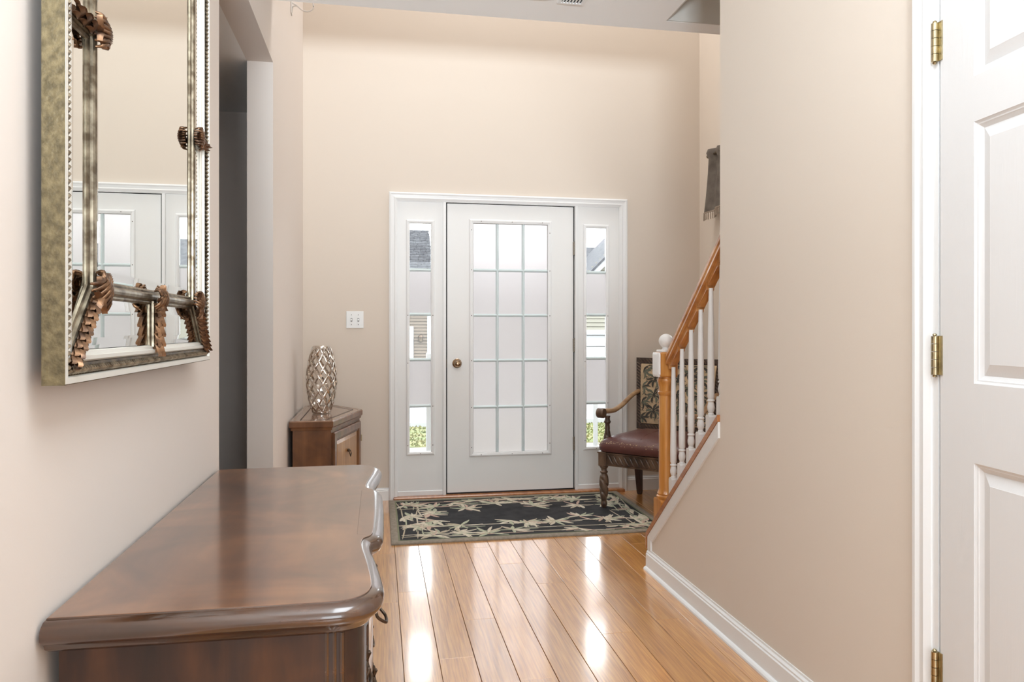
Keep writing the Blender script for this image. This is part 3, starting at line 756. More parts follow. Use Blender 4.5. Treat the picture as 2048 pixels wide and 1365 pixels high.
scr_(lambda u, v: bp(-.94 + 1.88 * min(1, u), -.014, .018 + .012 * v), 24)
scr_(lambda u, v: bp(-.94 + 1.88 * min(1, u), -.014, bh - .017 + .013 * v), 24)
scr_(lambda u, v: bp(-.943 + .042 * v, -.014, .03 + (bh - .06) * min(1, u)), 20)
scr_(lambda u, v: bp(.943 + .042 * v, -.014, .03 + (bh - .06) * min(1, u)), 20)
co('carving', q, M['chairwood'], bf, smooth=True)
q = B(); pr_ = []
for i in range(21):
    x = -.885 + 1.77 * i / 20
    pr_.append([bp(x, .0, .036), bp(x, -.014, .040), bp(x, -.022, .08), bp(x, -.024, bh / 2), bp(x, -.022, bh - .08), bp(x, -.014, bh - .040), bp(x, .0, bh - .036), bp(x, .016, bh - .036), bp(x, .016, .036)])
q.rings(pr_); tp = co('tapestry_panel', q, M['tapestry'], smooth=True)
q = B()      # damask leaves lying on the tapestry
def tl(x, z, a, L, w, mi=0, bend=0):
    q.mi = mi
    n = 5; l_, r_ = [], []
    for i in range(n + 1):
        t_ = i / n; ww = w * math.sin(PI * min(1, t_ * .9 + .05)) * .5; aa = a + bend * t_
        px, pz = x + L * t_ * math.cos(aa), z + L * t_ * math.sin(aa)
        for lst, s_ in ((l_, 1), (r_, -1)):
            X_, Z_ = px - math.sin(aa) * ww * s_, pz + math.cos(aa) * ww * s_
            X_ = max(-.255, min(.255, X_)); Z_ = max(.045, min(bh - .045, Z_))
            k = Z_ / bh; lst.append(q.bm.verts.new(bp(X_ / (bw0 + (bw1 - bw0) * k), -.0255, Z_)))
    for i in range(n): q._f([l_[i], l_[i + 1], r_[i + 1], r_[i]])
R4 = random.Random(9)
for cx in (-.165, 0, .165):
    for cz in (.13, .24, .35, .45):
        for k in range(9):
            a = PI / 2 + (k - 4) * .62
            tl(cx + .012 * math.cos(a), cz + .012 * math.sin(a), a, .066 if k % 2 else .046, .017, R4.choice((0, 0, 1)), .5 * (1 if k > 4 else -1))
        tl(cx, cz - .02, PI / 2, .05, .016, 0)
for cx in (-.25, -.083, .083, .25):
    for cz in (.075, .185, .295, .405):
        for k in range(7):
            a = PI / 2 + (k - 3) * .8
            tl(cx, cz, a, .056, .014, R4.choice((0, 1)), .7 * (1 if k > 3 else -1))
for cx in (-.165, 0, .165):
    for sgn in (-1, 1):
        for k in range(3): tl(cx + sgn * .01, .075 + k * .11, PI / 2 - sgn * .5, .09, .006, 0, sgn * .9)
for _ in range(260):
    tl(R4.uniform(-.25, .25), R4.uniform(.05, bh - .05), R4.uniform(0, 2 * PI), R4.uniform(.02, .04), R4.uniform(.003, .007), R4.choice((0, 0, 1)), R4.uniform(-1.6, 1.6))
co('damask_leaves', q, [M['tapleaf'], M['tapleaf2']], tp)
# arms
for sx in (-1, 1):
    x = sx * (hw + .015)
    P = catmull([(x, yf + .0, .637), (x, yf + .07, .632), (x * 1.02, yf + .18, .628), (x * 1.02, yf + .30, .655), (x, yf + .42, .705), (x * .99, yr + .035, .735)], 5)
    q = B(); q.tube(P, lambda t_: .021 - .004 * t_, 12, sy=.85); ar = co('arm', q, M['armwood'], smooth=True)
    q = B(); q.lathe([(0, -.024), (.030, -.024), (.033, -.018), (.033, .018), (.030, .024), (0, .024)], (x, yf - .010, .626), 20, Matrix.Rotation(PI / 2, 4, 'Y')); co('arm_scroll', q, M['chairwood'], ar, smooth=True)
    P = [(0, .376), (.020, .376), (.024, .385), (.027, .42), (.026, .455), (.020, .485), (.017, .52), (.015, .545), (.019, .552), (.023, .558), (.023, .564), (.018, .57), (.016, .585), (.020, .60), (0, .602)]
    PP = []
    for (r0, z0), (r1, z1) in zip(P, P[1:]):
        n = max(1, int(abs(z1 - z0) / .004)); PP += [(r0 + (r1 - r0) * k / n, z0 + (z1 - z0) * k / n) for k in range(n)]
    PP.append(P[-1])
    q = B(); q.lathe(PP, (x, yf + .075, 0), 30, rf=lambda a, z: 1 - (.16 * max(0, math.cos(2 * a - sx * z * 85)) ** 3 if .40 < z < .54 else 0)); co('arm_support', q, M['chairwood'], smooth=60)

# ------------------------------------------------------------------ valance on the right wall
t = thing('valance', 'taupe patterned fringed valance hanging on the right foyer wall above the stairs', 'valance', (XR - .06, 4.3, 2.2))
R5 = random.Random(2)
def vx(y, k): return XR - .052 - (.018 * math.sin(y * 58) + .010 * math.sin(y * 33 + 1)) * (1 - .25 * k)
ny_ = 120; ya, yb = 4.80, 3.62
def drop(y):
    return 2.415, 1.985 + .05 * math.sin(PI * (ya - y) / (ya - yb)) + .04 * (ya - y)
front = []
for i in range(ny_ + 1):
    y = ya + (yb - ya) * i / ny_; top, bot = drop(y)
    front.append([(vx(y, 0) - .000, y - .0, top + .018), (vx(y, 0) - .012, y, top - .01), (vx(y, 0) + .006, y, top - .05), (vx(y, 1) - .004, y + .01 * (1 if i == 0 else 0), (top + bot) / 2), (vx(y, 1) - .014, y + (.045 if i < 6 else 0) * (6 - i) / 6, bot)])
q = B(); rr = []
for r_ in front: rr.append([Vector(p) for p in r_] + [Vector((p[0] + .004, p[1], p[2])) for p in reversed(r_)])
q.rings(rr); obj('gathered_fabric', q, M['valance'], t, smooth=60)
q = B()
for i in range(0, ny_):
    p = Vector(front[i][-1])
    for k in range(4):
        pp = p + Vector((0, (yb - ya) / ny_ * k * .25, .004)); q.tube([pp, pp + Vector((-.001, R5.uniform(-.003, .003), -.022)), pp + Vector((0, R5.uniform(-.006, .006), -.048 - R5.uniform(0, .006)))], .0019, 4)
q.rings([[Vector((front[i][-1][0] - .004 + dx, front[i][-1][1], front[i][-1][2] + dz)) for dx, dz in ((0, 0), (.010, 0), (.010, .008), (0, .008))] for i in range(ny_ + 1)])
obj('fringe', q, M['fringe'], t, kind='stuff')
q = B(); q.tube([(XR - .05, ya + .035, 2.395), (XR - .05, yb - .03, 2.395)], .008, 10); q.ball((XR - .05, ya + .045, 2.395), .014); q.box(XR - .05, XR, ya + .0, ya + .012, 2.39, 2.40); obj('curtain_rod', q, M['giltdark'], t, smooth=True)

# ------------------------------------------------------------------ corner cabinet and vase
CH = .66
t = thing('corner_cabinet', 'walnut corner cabinet with angled panelled door left of the front door', 'cabinet', (-.32, 4.68, 0))
out = [(-.488, 4.228), (-.251, 4.219), (-.103, 4.800), (-.279, 5.086), (-.488, 5.086)]
body = offset(out, -.016)
q = B(); moulded(q, out, [(-.030, CH - .052), (-.012, CH - .052), (-.010, CH - .040), (-.004, CH - .034), (-.002, CH - .026), (.0, CH - .022), (.0, CH - .006), (-.004, CH), (-.020, CH), (-.022, CH - .0015)]); tpo = obj('top', q, M['walnut_top'], t)
# edge of the top is darker walnut: separate moulding strip just under it
q = B(); moulded(q, out, [(-.020, CH - .054), (-.008, CH - .054), (-.006, CH - .042), (.0015, CH - .034), (.002, CH - .008), (.0, CH - .005), (-.02, CH - .005)]); obj('edge_moulding', q, M['walnut'], t)
q = B(); q.rings([[Vector((*p, z)) for p in offset(out, d)] for d, z in ((-.052, CH + .0003), (-.052, CH + .0012), (-.056, CH + .0012), (-.056, CH + .0003))] + [[Vector((*p, CH + .0003)) for p in offset(out, -.052)]], cap=False); obj('inlay_line', q, M['mahogany_side'], tpo)
q = B(); moulded(q, body, [(0, .07), (0, CH - .050)]); obj('carcass', q, M['walnut'], t)
q = B(); moulded(q, body, [(.0, .0), (.012, .0), (.012, .055), (.004, .070), (0, .072)]); obj('plinth', q, M['walnut'], t)
def face_mat(p0, p1):
    a, c = Vector((*p0, 0)), Vector((*p1, 0)); d = (c - a).normalized(); n = Vector((d.y, -d.x, 0))
    m = Matrix.Identity(4)
    for i in range(3): m[i][0] = d[i]; m[i][1] = -n[i]; m[i][2] = (0, 0, 1)[i]; m[i][3] = a[i]
    return m, (c - a).length      # local x along, local -y outward
for (pa, pb, nm) in ((body[1], body[2], 'door'), (body[2], body[3], 'side_panel'), ):
    Mf, L = face_mat(pa, pb)
    q = B(); x0, x1, z0, z1 = .018, L - .018, .10, CH - .072
    q.frame(x0, x1, z0, z1, .05, [(0, 0), (0, -.012), (.006, -.016), (.040, -.016), (.046, -.010), (.050, -.010), (.056, -.004), (.060, 0)], Mf)
    dr = obj(nm, q, M['walnut'], t)
    q = B(); i0 = .058
    q.rings([[Mf @ Vector(p) for p in ((x0 + i, y, z0 + i), (x1 - i, y, z0 + i), (x1 - i, y, z1 - i), (x0 + i, y, z1 - i))] for i, y in ((i0, 0), (i0, -.003), (i0 + .02, -.008), (i0 + .022, -.008))])
    obj('centre_panel', q, M['walnut_light'], dr)
    if nm == 'door':
        c0 = Mf @ Vector((L * .5, -.010, CH - .215)); n_ = Mf.to_3x3() @ Vector((0, -1, 0)); n_.normalize(); dd = (Mf.to_3x3() @ Vector((1, 0, 0))).normalized()
        q = B(); q.ball(c0 + n_ * .006, .010); q.tube([c0 + n_ * .012 + dd * .012, c0 + n_ * .018 + dd * .014 + Vector((0, 0, -.02)), c0 + n_ * .018 + Vector((0, 0, -.036)), c0 + n_ * .018 - dd * .014 + Vector((0, 0, -.02)), c0 + n_ * .012 - dd * .012], .003, 8); obj('drop_pull', q, M['bronze'], dr, smooth=True)
        q = B(); hp = Mf @ Vector((L - .016, -.016, CH - .18)); q.tube([hp - Vector((0, 0, .02)), hp + Vector((0, 0, .02))], .004, 8); obj('hinge', q, M['brass'], dr)

vx0, vy0 = -.343, 4.62
t = thing('vase', 'openwork silver lattice vase standing on the corner cabinet', 'vase', (vx0, vy0, CH + .001))
VH = .412
def vr(k):   # radius profile 0..1
    return .047 + .042 * math.sin(PI * min(1, max(0, (k * .97 + .02)))) ** .8
q = B(); z0 = CH + .002
q.lathe([(0, z0), (vr(0) + .002, z0), (vr(0) + .004, z0 + .005), (vr(0) + .003, z0 + .014), (vr(0) - .005, z0 + .014), (vr(0) - .006, z0 + .006), (0, z0 + .006)], (vx0, vy0, 0), 32); obj('foot_ring', q, M['chrome'], t, smooth=True)
q = B()
NR = 9; nseg = 44
for fam in (1, -1):
    for j in range(NR):
        rr = []
        for i in range(nseg + 1):
            k = i / nseg; a = 2 * PI * j / NR + fam * k * 2 * PI * .50
            r = vr(k); z = z0 + .008 + k * (VH - .016)
            wob = .0022 * math.cos(NR * (2 * k * 2 * PI * .50) / 2 + (0 if fam > 0 else PI))
            er = Vector((math.cos(a), math.sin(a), 0)); et = Vector((-math.sin(a), math.cos(a), 0))
            dirv = (et * fam * r * 2 * PI * .50 + Vector((0, 0, VH))).normalized(); sd = er.cross(dirv)
            c = Vector((vx0, vy0, z)) + er * (r + wob)
            w, th = .0058, .0045
            rr.append([c + sd * w - er * th, c + sd * w + er * th * .5, c + er * th, c - sd * w + er * th * .5, c - sd * w - er * th])
        q.rings(rr)
obj('lattice_body', q, M['chrome'], t, smooth=50)
q = B(); zt = z0 + VH - .010
q.lathe([(vr(1) - .006, zt - .006), (vr(1) + .003, zt - .006), (vr(1) + .003, zt + .004), (vr(1) - .001, zt + .008), (vr(1) - .007, zt + .004), (vr(1) - .006, zt - .006)], (vx0, vy0, 0), 32); obj('rim', q, M['chrome'], t, smooth=True)

# ------------------------------------------------------------------ chest of drawers against the left wall
DH = .735
half = [(-.33, 1.208), (-.20, 1.207), (-.10, 1.2055), (-.064, 1.206), (-.040, 1.214), (-.022, 1.232), (-.0135, 1.258), (-.012, 1.288), (-.0165, 1.350), (-.024, 1.42), (-.0325, 1.49), (-.0345, 1.535), (-.031, 1.562)]
bulge = [(-.018, 1.578), (-.0125, 1.600), (-.0105, 1.66), (-.0095, 1.74), (-.009, 1.81)]
CY = 1.808
def mir(p): return (p[0], 2 * CY - p[1])
fr_near = [tuple(v) for v in catmull(half[2:], 3)]
fr_mid = [tuple(v) for v in catmull(bulge, 3)]
front = fr_near + fr_mid + [mir(p) for p in reversed(fr_mid[:-1])] + [mir(p) for p in reversed(fr_near)]
top_out = [(-.492, 1.212)] + half[:2] + front + [mir(half[1]), mir(half[0]), (-.486, 2.404)]
t = thing('chest_of_drawers', 'dark mahogany serpentine-front chest of drawers under the mirror', 'chest', (-.25, CY, 0))
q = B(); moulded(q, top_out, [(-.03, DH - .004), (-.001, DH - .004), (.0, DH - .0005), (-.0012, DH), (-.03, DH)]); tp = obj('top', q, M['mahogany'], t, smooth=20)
def clampx(b_, x): 
    for v in b_.bm.verts: v.co.x = max(v.co.x, x)
    return b_
q = B(); moulded(q, top_out, [(-.02, DH - .052), (-.002, DH - .052), (.003, DH - .047), (.006, DH - .040), (.010, DH - .037), (.017, DH - .034), (.021, DH - .028), (.022, DH - .021), (.020, DH - .014), (.015, DH - .008), (.008, DH - .004), (.001, DH - .0025), (.0, DH - .0005), (-.002, DH - .001), (-.02, DH - .001)])
clampx(q, -.494); obj('edge_moulding', q, M['mahogany_edge'], t, smooth=50)
body = offset(top_out, -.012)
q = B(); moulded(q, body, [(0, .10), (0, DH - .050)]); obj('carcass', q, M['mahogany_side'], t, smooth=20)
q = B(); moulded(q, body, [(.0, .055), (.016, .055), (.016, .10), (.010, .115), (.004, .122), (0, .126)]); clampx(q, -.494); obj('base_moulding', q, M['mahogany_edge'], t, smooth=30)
for (x, y) in ((-.45, 1.25), (-.06, 1.25), (-.45, 2.365), (-.06, 2.365)):
    q = B(); q.lathe([(0, 0), (.022, 0), (.032, .012), (.034, .030), (.028, .045), (.034, .056), (0, .056)], (x, y, 0), 18); obj('foot', q, M['mahogany_edge'], t, smooth=True)
# side framing on the near end: grooved stile and panel moulding
Y0 = body[0][1]
for x in (-.082, -.070, -.058):
    q = B(); q.rings([[Vector((x + dx, 1.2175 + dy, z)) for dx, dy in ((-.004, .004), (-.003, -.002), (0, -.0035), (.003, -.002), (.004, .004))] for z in (.13, DH - .055)]); obj('reeding', q, M['mahogany_edge'], t, smooth=True)
# drawer fronts that follow the serpentine outline
inner = offset(top_out, -.012)
fpts = [p for p in inner[3:-3]]
def seg_pts(ya, yb): return [p for p in fpts if ya - 1e-4 <= p[1] <= yb + 1e-4 and p[0] > -.07]
def drawer(ya, yb, za, zb, handles):
    ps = seg_pts(ya, yb)
    dirs = []
    for i, p in enumerate(ps):
        a = Vector(ps[max(i - 1, 0)]); c = Vector(ps[min(i + 1, len(ps) - 1)]); d = (c - a).normalized(); dirs.append(Vector((d.y, -d.x)))
    q = B(); rr = []
    for p, n in zip(ps, dirs):
        rr.append([Vector((p[0] + n.x * o, p[1] + n.y * o, z)) for o, z in ((-.002, za), (.005, za + .001), (.008, za + .006), (.004, za + .014), (.004, zb - .014), (.008, zb - .006), (.005, zb - .001), (-.002, zb))])
    q.rings(rr); d_ = obj('drawer', q, M['mahogany_edge'], t, smooth=40)
    for hy in handles:
        k = min(range(len(ps)), key=lambda i: abs(ps[i][1] - hy)); bx = ps[k][0] + .006; hz = zb - .115; sw_ = .034 if (abs(hy - 1.69) < .01 and zb > .5) else .013
        q = B()
        for s in (-1, 1): q.ball((bx + .004, hy + s * .034, hz), .010, (.5, 1, 1.3), 12, 8); q.tube([(bx, hy + s * .034, hz), (bx + .012, hy + s * .034, hz)], .004, 8)
        for s in (-1, 1):
            for a in (-.9, 0, .9): q.ball((bx + .001, hy + s * .034 + .012 * math.sin(a) * 1, hz + .014 * math.cos(a)), .006, (.4, 1, 1.3), 8, 6)
        q.tube(catmull([(bx + .011, hy - .034, hz), (bx + .4 * sw_, hy - .036, hz - .018), (bx + .9 * sw_, hy - .022, hz - .036), (bx + sw_, hy, hz - .042), (bx + .9 * sw_, hy + .022, hz - .036), (bx + .4 * sw_, hy + .036, hz - .018), (bx + .011, hy + .034, hz)], 5), .0035, 8); obj('handle', q, M['bronze'], d_, smooth=True)
for za, zb in ((.405, .665), (.135, .39)):
    drawer(1.30, 1.545, za, zb, (1.40,)); drawer(1.60, 2.02, za, zb, (1.69, 1.925)); drawer(2.07, 2.32, za, zb, (2.215,))

# ------------------------------------------------------------------ big divided mirror on the left wall
DL = 0.0
t = thing('wall_mirror', 'large wall mirror with silver-gilt frame, leaf ornaments and several glass panes', 'mirror', (-.447, 1.16, 1.089), PI / 2 - DL)
def mo(name, b_, m, par=None, **k): return obj(name, b_, m, par or t, world=False, **k)
MW_, MH_ = .93, 1.13
q = B(); q.frame(0, MW_, 0, MH_, .02, [(0, .031), (0, .001), (.001, 0), (.003, .0), (.003, .006), (.003, .031)]); mo('frame_side', q, M['giltside'])
q = B(); q.frame(0, MW_, 0, MH_, .012, [(.0015, .003), (.0015, -.0005), (.0105, -.0005), (.012, .006)]); mo('outer_lip', q, M['silverlight'])
q = B(); q.frame(0, MW_, 0, MH_, .02, [(.011, .008), (.011, .005), (.014, .0075), (.030, .0085), (.031, .012), (.031, .016)]); mo('inner_cove', q, M['giltdark'])
q = B()
def beads(p0, p1, st):
    p0, p1 = Vector(p0), Vector(p1); L = (p1 - p0).length; n = int(L / st); d = (p1 - p0) / n; ax = d.normalized()
    for i in range(n):
        c = p0 + d * (i + .5); s = .42
        side = Vector((-ax.z, 0, ax.x))
        for k in range(1):
            q.tube([c - ax * st * .45 - side * .0055, c + Vector((0, -.003, 0)), c + ax * st * .45 + side * .0055], lambda t_: .0012 + .0034 * math.sin(PI * t_), 6)
i_ = .0195
for a_, b_ in (((i_, .006, i_), (MW_ - i_, .006, i_)), ((MW_ - i_, .006, i_), (MW_ - i_, .006, MH_ - i_)), ((MW_ - i_, .006, MH_ - i_), (i_, .006, MH_ - i_)), ((i_, .006, MH_ - i_), (i_, .006, i_))): beads(a_, b_, .0105)
mo('rope_moulding', q, M['silverleaf'], smooth=True, kind='stuff')
q = B(); q.frame(0, MW_, 0, MH_, .02, [(.031, .016), (.031, .009), (.034, .006), (.040, .006), (.041, .011), (.047, .012), (.049, .015), (.049, .019)]); mo('inner_fillet', q, M['silverlight'])
q = B(); q.box(.02, MW_ - .02, .021, .030, .02, MH_ - .02); mo('backing_board', q, M['black'])
u0, u1, um = .138, MW_ - .138, MW_ / 2
zl, zh, zm = .148, MH_ - .148, MH_ / 2
e = .050
def pane(pts):
    q = B(); pts2 = [Vector(p) for p in pts]
    if sum(pts2[i - 1].x * pts2[i].y - pts2[i].x * pts2[i - 1].y for i in range(len(pts2))) < 0: pts2.reverse()
    def rg(o, y): return [Vector((p[0], y, p[1])) for p in offset([tuple(p) for p in pts2], o)]
    q.rings([rg(0, .020), rg(0, .0165), rg(-.021, .0148), rg(-.0212, .0148)]); return mo('mirror_pane', q, M['mirror'])
g = .012
pane([(u0 + g, zl + g), (u1 - g, zl + g), (u1 - g, zh - g), (u0 + g, zh - g)])
for s in (0, 1):
    f = (lambda z: z) if s == 0 else (lambda z: MH_ - z)
    pane([(e + .012, f(e)), (um - g, f(e)), (um - g, f(zl - g)), (u0 - .002, f(zl - g))])
    pane([(um + g, f(e)), (MW_ - e - .012, f(e)), (u1 + .002, f(zl - g)), (um + g, f(zl - g))])
    for r_ in (0, 1):
        k = (lambda u: u) if r_ == 0 else (lambda u: MW_ - u)
        pane([(k(e), f(e + .014)), (k(u0 - g), f(zl + .006)), (k(u0 - g), f(zm - g)), (k(e), f(zm - g))])
def strip(p0, p1, name='glazing_strip', w=.0150):
    a, c = Vector((p0[0], 0, p0[1])), Vector((p1[0], 0, p1[1])); d = (c - a).normalized(); n = Vector((-d.z, 0, d.x))
    q = B(); pr = [(-w, .019), (-w, .014), (-w * .78, .012), (-w * .55, .0125), (-w * .50, .0085), (-w * .30, .0060), (0, .0050), (w * .30, .0060), (w * .50, .0085), (w * .55, .0125), (w * .78, .012), (w, .014), (w, .019)]
    q.rings([[p + n * o + Vector((0, y, 0)) for o, y in pr] for p in (a, c)]); return mo(name, q, M['silverleaf'])
strip((u0, zl), (u0, zh)); strip((u1, zl), (u1, zh)); strip((u0, zl), (u1, zl)); strip((u0, zh), (u1, zh))
strip((um, e - .004), (um, zl)); strip((um, zh), (um, MH_ - e + .004))
strip((e - .004, zm), (u0, zm)); strip((u1, zm), (MW_ - e + .004, zm))
for a_ in (0, 1):
    for b_ in (0, 1):
        U = (lambda u: u) if a_ == 0 else (lambda u: MW_ - u); Z = (lambda z: z) if b_ == 0 else (lambda z: MH_ - z)
        strip((U(e - .006), Z(e - .004)), (U(u0), Z(zl)))
LM = Matrix(((1, 0, 0, 0), (0, 0, -1, 0), (0, 1, 0, 0), (0, 0, 0, 1)))   # leaf plane xy -> mirror plane xz, dome towards the room
def garland(p0, p1, n, w=.012, name='leaf_garland'):
    a, c = Vector(p0), Vector(p1); d = c - a; ang_ = math.atan2(d.y, d.x); L = d.length; st = L / n
    q = B(); ca, sa = math.cos(ang_), math.sin(ang_)
    def at(u, v, y): return Vector((a.x + ca * u - sa * v, y, a.y + sa * u + ca * v))
    for i in range(n):
        u = i * st; k = 1 - .25 * i / n
        for s in (-1, 0, 1):     # three overlapping leaves per tier, tips standing proud
            v = s * w * .48 * k; ww = w * (.55 if s else .62) * k
            rr = []
            for t_, y_, f_ in ((0, .000, .35), (.35, -.006, 1.0), (.8, -.0085, .9), (1.2, -.011, .45), (1.42, -.010, .05)):
                y = y_ + (.006 if s else 0)
                cv = v * (1 + .55 * t_)
                rr.append([at(u + st * t_, cv - ww * f_, y + .004), at(u + st * t_, cv, y - .0025), at(u + st * t_, cv + ww * f_, y + .004), at(u + st * t_, cv, y + .004)])
            q.rings(rr)
    q.tube([at(0, 0, .006), at(L, 0, .006)], .006, 8)
    return mo(name, q, M['giltleaf'], smooth=30)
def rosette(p, ang_, sc=1.0):
    """acanthus clasp: ribbed leaf wrapped round the junction, tip drooping along ang_"""
    q = B(); ca, sa = math.cos(ang_), math.sin(ang_)
    def at(u, v, y): return Vector((p[0] + ca * u - sa * v, y, p[1] + sa * u + ca * v))
    for k in range(-3, 4):       # curved ribs
        v = k * .0062 * sc; hgt = math.cos(k / 3.6)
        pts = [at(-.030 * sc + abs(k) * .004, v * 1.25, .004), at(-.016 * sc, v * 1.4, -.010 * hgt), at(0, v * 1.15, -.015 * hgt), at(.018 * sc, v * 1.35 + .002 * k, -.011 * hgt), at((.040 - abs(k) * .005) * sc, v * 2.0, .001)]
        q.tube(catmull(pts, 4), lambda t_: (.0022 + .0028 * math.sin(PI * t_)) * sc, 6)
    for k in (-2, -1, 0, 1, 2):
        c = at(.012 * sc, 0, 0); q.leaf((c.x, c.z, .004), ang_ + k * .55, .036 * sc, .017 * sc, LM, h=.008, bend=.35 * k)
        c = at(-.008 * sc, 0, 0); q.leaf((c.x, c.z, .004), ang_ + PI + k * .6, .024 * sc, .014 * sc, LM, h=.008, bend=-.4 * k)
    return mo('acanthus_ornament', q, M['giltleaf'], smooth=60)
for a_ in (0, 1):
    for b_ in (0, 1):
        U = (lambda u: u) if a_ == 0 else (lambda u: MW_ - u); Z = (lambda z: z) if b_ == 0 else (lambda z: MH_ - z)
        garland((U(u0 - .012), Z(zl - .014)), (U(e - .016), Z(e - .020)), 9, .0115)
        rosette((U(u0), Z(zl)), math.atan2(Z(e) - Z(zl), U(e) - U(u0)), .92)
    rosette(((u0 if a_ == 0 else u1), zm), PI if a_ == 0 else 0, .75)
    garland(((u0 - .02 if a_ == 0 else u1 + .02), zm), ((e - .01 if a_ == 0 else MW_ - e + .01), zm), 3, .012)
garland((um, zl - .012), (um, e - .016), 5, .0115); rosette((um, zl), -PI / 2, .8)
garland((um, zh + .012), (um, MH_ - e + .012), 5, .012); rosette((um, zh), PI / 2, .85)

# ------------------------------------------------------------------ outside: porch, lawn, street, the two houses over the road
q = B(); q.box(-4, 8, D + .15, 7.2, -1.2, -.06); struct('porch_floor', q, M['concrete'])
q = B(); q.box(-30, 60, 7.2, 13.6, -1.3, -1.0); struct('ground_walk', q, M['concrete'])
q = B(); q.box(-30, 60, 16.4, 60, -1.3, -1.0); struct('ground_street', q, M['street'])
q = B(); q.box(-30, 60, 13.6, 16.4, -1.3, -.99); R6 = random.Random(4)
q.mi = 0
for i in range(5000):
    x = R6.uniform(-2, 8); y = R6.uniform(13.6, 16.4); h = R6.uniform(.015, .05)
    v = [q.bm.verts.new((x - .02, y, -.995)), q.bm.verts.new((x + .02, y, -.995)), q.bm.verts.new((x + R6.uniform(-.04, .04), y + R6.uniform(-.03, .03), -.99 + h))]; q._f(v)
tag(obj('lawn', q, M['grass']), 'green grass verge seen through the lowest sidelight panes', 'grass')['kind'] = 'stuff'
q = B(); q.box(-30, 60, 16.4, 16.7, -1.0, -.90); struct('curb', q, M['white_out'])
t = thing('porch_railing', 'white porch railing with square pickets outside the sidelights', 'railing', (.9, 6.9, -.06))
for (z0, z1) in ((.80, .85), (-.05, .0)):
    q = B(); q.box(-3, .36, 6.88, 6.94, z0, z1, .004); q.box(1.75, 5, 6.88, 6.94, z0, z1, .004); obj('rail', q, M['white_out'], t)
for x in [.22 - .12 * k for k in range(1, 16)] + [1.84 + .125 * k for k in range(0, 20)]:
    q = B(); q.box(x - .018, x + .018, 6.892, 6.928, .0, .80); obj('picket', q, M['white_out'], t)
for x, h_ in ((.235, 1.22), (.475, .95), (1.72, 1.0)):
    q = B(); q.box(x - .035, x + .035, 6.875, 6.945, -.06, h_, .006); obj('post', q, M['white_out'], t)

def lap(q, x0, x1, y, z0, z1, st, topf=None):
    z = z0
    while z < z1:
        a, c = x0, x1
        if topf:
            r = topf(z + st * .5)
            if r is None: break
            a, c = max(x0, r[0]), min(x1, r[1])
        q.prism([(y, z), (y + .0, z + st), (y + .06, z + st), (y + .06, z)][0:4] if False else [(y - .055, z), (y - .005, z + st), (y + .05, z + st), (y + .05, z)], a, c, 'x'); z += st
HY = 30
t = thing('tan_house', 'tan sided house with grey shingle roof seen through the left sidelight', 'house', (-2, HY, -1))
q = B(); q.box(-7, 2.1, HY + .06, HY + 8, -1, 2.5); obj('walls', q, M['siding'], t)
q = B(); lap(q, -7, 1.96, HY, -.95, 2.5, .13); obj('siding_boards', q, M['siding'], t)
q = B(); q.box(1.95, 2.2, HY - .06, HY + .15, -1, 2.5); obj('corner_trim', q, M['white_out'], t)
q = B(); q.prism([(HY - .4, 2.42), (HY + 4, 5.75), (HY + 8.4, 2.42)], -7, 2.27, 'x'); obj('roof', q, M['shingle'], t)
q = B()
R7 = random.Random(8); n = 40
for i in range(n):
    f0, f1 = i / n, (i + 1) / n
    x = -2.0 - R7.uniform(0, .3)
    while x < 2.25:
        w_ = R7.uniform(.22, .42); h = .03 + R7.uniform(0, .03)
        ya, yb = HY - .4 + 4.4 * f0, HY - .4 + 4.4 * f1; za, zb = 2.42 + 3.33 * f0, 2.42 + 3.33 * f1
        xe = min(x + w_ - .02, 2.29)
        q.rings([[Vector((xx, ya, za + .005)), Vector((xx, ya - .01, za + h + .02)), Vector((xx, yb, zb + .02)), Vector((xx, yb, zb))] for xx in (x, xe)]); x += w_
obj('shingles', q, M['shingle'], t, kind='stuff')
q = B(); q.box(-7, 2.0, HY - .52, HY - .38, 2.28, 2.44); obj('gutter', q, M['white_out'], t)
q = B(); q.box(.2, 1.40, HY - .10, HY, -1, 1.31, .02); obj('garden_door', q, M['white_out'], t)
t = thing('wall_lantern', 'small black porch lantern on the tan siding across the street', 'lantern', (1.68, HY - .12, .75))
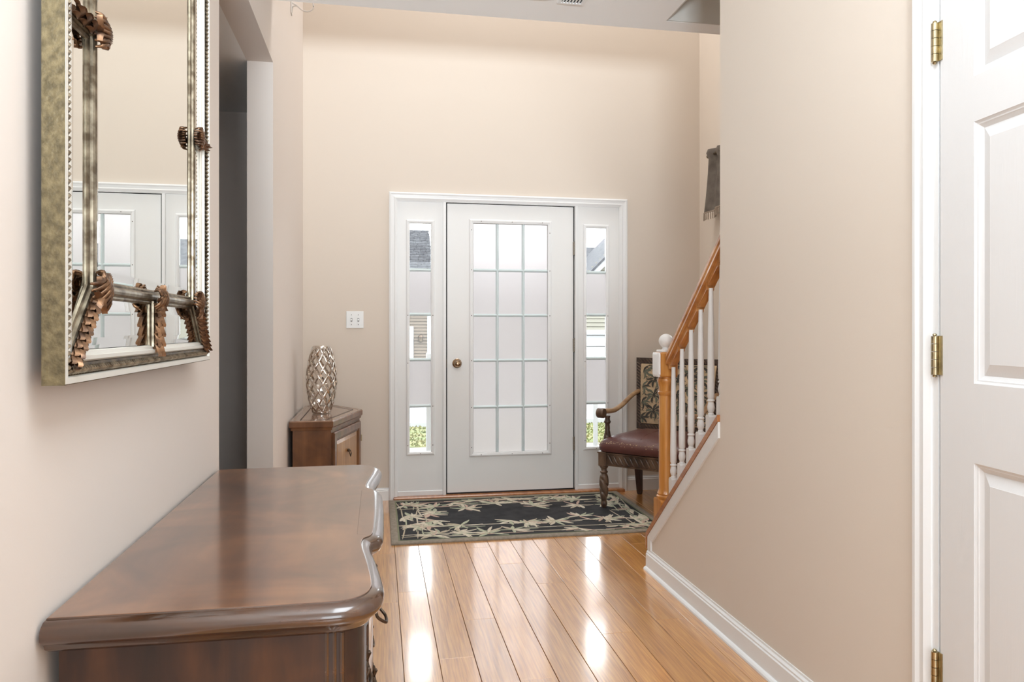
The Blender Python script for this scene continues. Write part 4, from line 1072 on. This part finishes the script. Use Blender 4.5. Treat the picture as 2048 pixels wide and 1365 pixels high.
q = B(); q.lathe([(0, .66), (.07, .68), (.10, .86), (.12, .87), (.06, .96), (0, 1.0)], (1.68, HY - .18, 0), 8); obj('lantern_body', q, M['bronze'], t)
q = B(); q.lathe([(0, .70), (.085, .70), (.10, .85), (0, .85)], (1.68, HY - .18, 0), 6); obj('lantern_glass', q, M['giltdark'], t)
q = B(); q.box(1.63, 1.73, HY - .05, HY, .66, .94, .01); obj('wall_bracket', q, M['bronze'], t)

t = thing('cream_house', 'cream house with grey roof, white gable rake and garage door through the right sidelight', 'house', (11, HY, -1))
q = B(); q.box(3.1, 16, HY + .5, HY + 8, -1, 2.6); obj('walls', q, M['cream'], t)  # walls and roof run on leftward, added to close the bright sky gap
gx, gz = 11.9, 6.7; sl_ = .98
q = B(); lap(q, 8.2, 16, HY, 1.15, 6.2, .17, lambda z: (gx - (gz - z) / sl_, gx + (gz - z) / sl_) if z < gz else None); obj('siding_boards', q, M['cream'], t)
q = B(); q.prism([(gx - 4.3, gz - 4.3 * sl_), (gx, gz), (gx + 4.3, gz - 4.3 * sl_), (gx + 4.3, gz - 4.3 * sl_ - .38), (gx, gz - .38), (gx - 4.3, gz - 4.3 * sl_ - .38)], HY - .35, HY - .2, 'y'); obj('rake_board', q, M['white_out'], t)
q = B(); q.prism([(gx - 4.4, gz - 4.4 * sl_ + .0), (gx, gz + .08), (gx + 4.4, gz - 4.4 * sl_), (gx + 4.4, gz - 4.4 * sl_ - .12), (gx, gz - .06), (gx - 4.4, gz - 4.4 * sl_ - .12)], HY - .4, HY + 4, 'y'); obj('gable_roof', q, M['shingle'], t)
q = B(); q.prism([(HY + .1, 2.2), (HY + 4.5, 5.2), (HY + 9, 2.2)], 2.9, 18, 'x'); obj('roof', q, M['shingle'], t)
q = B(); q.box(8.2, 16, HY - .12, HY + .02, .96, 1.16); obj('garage_header', q, M['white_out'], t)
for i in range(4):
    q = B(); q.box(8.6, 13.4, HY - .04, HY + .03, -1 + i * .49, -1 + (i + 1) * .49 - .025, .01); obj('garage_panel', q, M['white_out'], t)
